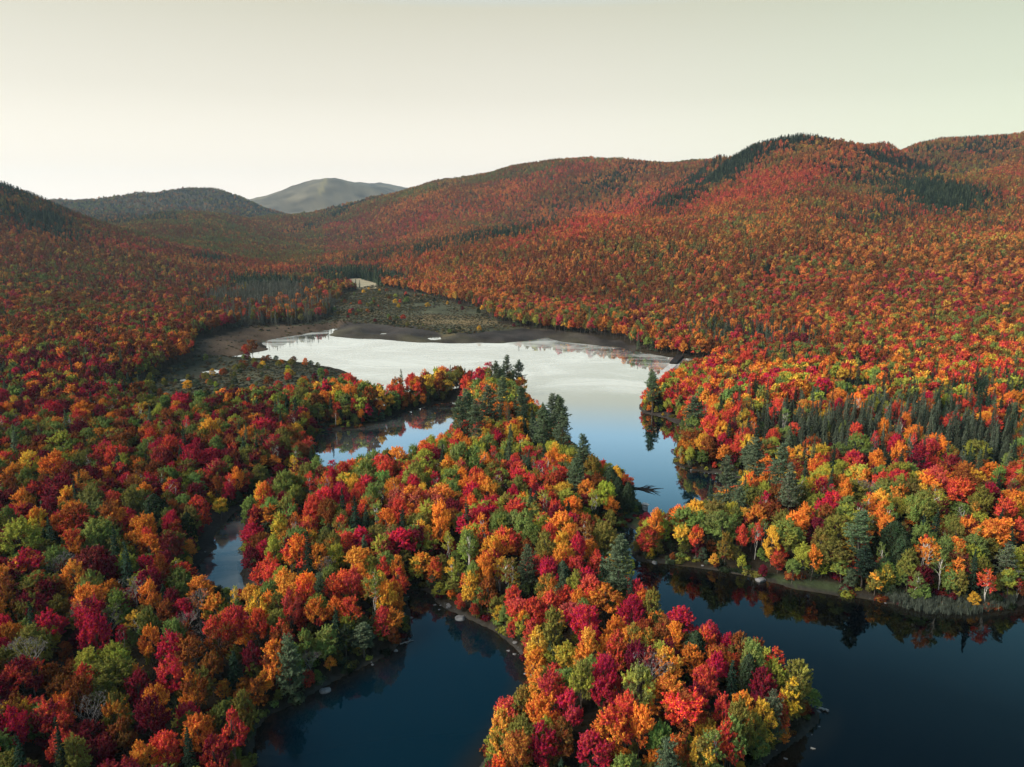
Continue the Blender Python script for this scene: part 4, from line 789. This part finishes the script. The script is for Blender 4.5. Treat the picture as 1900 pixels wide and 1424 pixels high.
SB = bank_of('shrub_shapes', [joined('bush', *shrub(500+s), M_LEAF, M_BARK) for s in range(4)])
mass('marsh_shrubs', SB, np.stack([sx_, sy_, sz_-.05], 1), rng.integers(0, 4, nn), np.stack([0*sx_, 0*sx_, rng.uniform(0, 6.28, nn)], 1), sc_*np.array([1, 1, .8]), stint, stint, 'low grey-green shrubs on the marshes and banks')
# ------------------------------------------------------------------ stones, boulders, timber, dam
def rock_mesh(name, seed, mat):
    import bmesh
    bm = bmesh.new(); bmesh.ops.create_icosphere(bm, subdivisions=3, radius=1); r = np.random.default_rng(seed); pl = [(unit(r.normal(0, 1, 3)), r.uniform(.55, .9)) for _ in range(11)]
    for v in bm.verts:
        c = np.array(v.co)
        for nrm, d in pl:
            e = c@nrm-d
            if e > 0: c = c-nrm*e*.9
        v.co = c*np.array([1, 1, .75])
    me = bpy.data.meshes.new(name); bm.to_mesh(me); bm.free(); me.materials.append(mat); return me
RK = [rock_mesh('boulder', 600+s, M_ROCK) for s in range(5)]
for px0, py0, wd, lab in [(855,1148,2.3,'large pale boulder in the water off the cove bank'),(1411,1077,2.6,'large grey boulder at the end of the grassy beach'),(1215,1045,1.5,'blocky boulder on the bank by the channel mouth'),(602,1283,2.2,'flat grey boulder on the cove point'),
    (833,1128,1.2,'small boulder beside the large pale one at the cove bank'),(943,1208,1.0,'small rock below the peninsula bank in the cove'),(955,1195,1.1,'angular rock at the foot of the peninsula bank'),(735,1208,.9,'small pale rock at the end of the cove point'),(990,1240,1.3,'mossy rock where the peninsula bank turns'),
    (1303,1052,.8,'small white rock on the bank facing the peninsula')]:
    x, y = at(px0, py0); o = bpy.data.objects.new('boulder', RK[rng.integers(5)]); COL.objects.link(o); z = float(height(np.array([x]), np.array([y]))[0]); o.location = (x, y, max(z, -.25)+.15*wd*.5); s = wd/2; o.scale = (s*1.15, s, s*.85); o.rotation_euler = (0, 0, rng.uniform(0, 6.28)); tag(o, lab, 'boulder', 'boulders along the shores')
a, b = scatter(85, 330, 1.1); s_ = shore(a, b); k = (s_ > -1.6) & (s_ < 1.3) & (rng.random(len(a)) < .4) & (fbm(a, b, .06, 2) > 0); a, b, s_ = a[k], b[k], s_[k]; nn = len(a)
q = .07+.45*rng.random(nn)**3; CS = bank_of('stone_shapes', RK)
mass('shore_stones', CS, np.stack([a, b, height(a, b, s_)], 1), rng.integers(0, 5, nn), np.stack([0*a, 0*a, rng.uniform(0, 6.28, nn)], 1), np.stack([q*1.2, q, q*.8], 1), np.ones((nn, 3))*.3, np.ones((nn, 3))*.3, 'grey stones strewn along the waterline')
# reeds before the far right bank
RD = zone([(1640,1110),(1700,1117),(1760,1122),(1830,1120),(1885,1115),(1880,1128),(1800,1142),(1720,1140),(1660,1124)])
a, b = pts_in(RD, .45); s_ = shore(a, b); nn = len(a)
g = Leaves(77); kk = 14; g.put(np.c_[g.r.normal(0, .14, (kk, 2)), np.full(kk, .55)], unit(np.c_[g.r.normal(0, 1, (kk, 2)), np.full(kk, .15)]), np.c_[g.r.normal(0, .18, (kk, 2)), np.ones(kk)], .09, 13., .5); w = Wood(); w.tube(np.array([[0, 0, 0], [0, 0, .9]]), [.012, .005], 3)
CR = bank_of('reed_shapes', [joined('reed', g.arrays(), w.arrays(), M_LEAF, M_BARK)]); rt = np.array((.11,.13,.10))*rng.uniform(.6, 1.3, (nn, 1))
mass('shore_reeds', CR, np.stack([a, b, np.maximum(height(a, b, s_), -.2)], 1), np.zeros(nn), np.stack([0*a, 0*a, rng.uniform(0, 6.28, nn)], 1), np.stack([np.ones(nn), np.ones(nn), rng.uniform(.8, 1.7, nn)], 1), rt, rt, 'grey-green reed bed along the bank')
def log(name, p0, p1, rad, mat, lab, cat, branches=0, seed=0, z=.12, spread=.35):
    r = np.random.default_rng(seed); a = np.array([*at(*p0), z]); b = np.array([*at(*p1), z*.6]); w = Wood(); L_ = np.linalg.norm(b-a); o = bpy.data.objects.new(name, None); COL.objects.link(o); o.location = a
    w.tube(bend(a*0, b-a, 0, r, 7)*np.array([1, 1, .25])+np.array([0, 0, .0]), np.linspace(rad, rad*.45, 7), 7); v, f = w.arrays(); mesh_obj('trunk', v, f, mat, o, True)
    d = (b-a)/L_; sd = np.array([-d[1], d[0], 0])
    for k in range(branches):
        w = Wood(); t = .35+.6*k/branches; s = (1 if k % 2 else -1)*r.uniform(.5, 1.1); p = (b-a)*t; e = p+d*L_*spread*r.uniform(.5, 1)+sd*s*L_*spread*.8+np.array([0, 0, r.uniform(-.1, .5)]); mid = (p+e)/2+sd*s*.4
        w.tube(np.stack([p, mid, e]), [rad*.5, rad*.35, .03], 5); v, f = w.arrays(); mesh_obj('branch', v, f, mat, o, True)
    return tag(o, lab, cat)
log('fallen_tree', (1166,906), (1212,909), .30, M_DARKWOOD, 'dark fallen tree lying in the blue lake beside the cedars', 'fallen tree', 11, 5, .25, .60)
log('driftwood_log', (1518,1316), (1538,1321), .22, M_GREY, 'bleached driftwood log jutting from the peninsula head', 'log', 3, 6, .3)
log('driftwood_log', (1504,1389), (1513,1391), .16, M_GREY, 'short grey log floating off the peninsula head', 'log', 1, 7)
log('driftwood_log', (742,1196), (768,1189), .14, M_GREY, 'thin dead log lying in the cove off its point', 'log', 2, 8)
log('driftwood_log', (895,578), (908,584), .5, M_BIRCH, 'long white fallen trunk at the far marsh edge', 'log', 0, 9, 1.0)
def block(name, quad, z0, z1, mat, parent=None, bevel=.08):
    import bmesh
    bm = bmesh.new(); lo = [bm.verts.new((x, y, z0)) for x, y in quad]; hi = [bm.verts.new((x, y, z1)) for x, y in quad]; m_ = len(quad); bm.faces.new(lo[::-1]); bm.faces.new(hi)
    for k in range(m_): bm.faces.new((lo[k], lo[(k+1) % m_], hi[(k+1) % m_], hi[k]))
    bmesh.ops.recalc_face_normals(bm, faces=bm.faces); bmesh.ops.bevel(bm, geom=list(bm.edges), offset=bevel, segments=2, affect='EDGES')
    me = bpy.data.meshes.new(name); bm.to_mesh(me); bm.free(); me.materials.append(mat); o = bpy.data.objects.new(name, me); COL.objects.link(o)
    if parent: o.parent = parent
    return o
def strip(p0, p1, w0, w1):
    a = np.array(at(*p0)); b = np.array(at(*p1)); d = unit(b-a); n_ = np.array([-d[1], d[0]]); return [a-n_*w0/2, b-n_*w1/2, b+n_*w1/2, a+n_*w0/2]
dm = bpy.data.objects.new('dam', None); COL.objects.link(dm); tag(dm, 'low grassy dam with a concrete sluice between lake and channel', 'dam')
M_GRASS = simple('dam turf', (.055,.075,.03), noise=1.5, bump=.6)
block('embankment', strip((1140,937), (1192,941), 5.5, 4.0), -.8, .95, M_GRASS, dm, .5); block('sluice_wall', strip((1192,941), (1201,943), 1.0, 1.0), -.8, 1.35, M_CONC, dm); block('sluice_wall', strip((1193,946), (1201,948), .8, .8), -.8, 1.1, M_CONC, dm)
block('footbridge', strip((1190,943), (1204,946), 1.1, 1.1), 1.38, 1.5, M_CONC, dm, .03)
cw = bpy.data.objects.new('old_causeway', None); COL.objects.link(cw); tag(cw, 'dark old timber causeway running into the pale lake', 'causeway')
block('dark_bank', strip((1266,657), (1249,676), 5.5, 4.5), -1, 1.1, M_DARKWOOD, cw, .4); block('sky_reflection_slab', strip((1249,677), (1232,692), 4.5, 4.5), -1, .25, M_CONC, cw, .1)  # pale slab stands for a bright strip of sky reflected on the water
# ------------------------------------------------------------------ the air
hz = block('haze', [(-9950, -9950), (9950, -9950), (9950, 9950), (-9950, 9950)], -8, 620, M_ROCK, None, .01)
m = bpy.data.materials.new('thin autumn haze'); m.use_nodes = True; nt = m.node_tree; nt.nodes.clear(); o_ = nt.nodes.new('ShaderNodeOutputMaterial'); pv = nt.nodes.new('ShaderNodeVolumePrincipled')
pv.inputs['Color'].default_value = (.66, .84, 1.0, 1); pv.inputs['Density'].default_value = .000048; pv.inputs['Anisotropy'].default_value = .2; nt.links.new(pv.outputs[0], o_.inputs['Volume'])
hz.data.materials.clear(); hz.data.materials.append(m); hz['kind'] = 'stuff'; hz['label'] = 'thin pale haze filling the valley air'
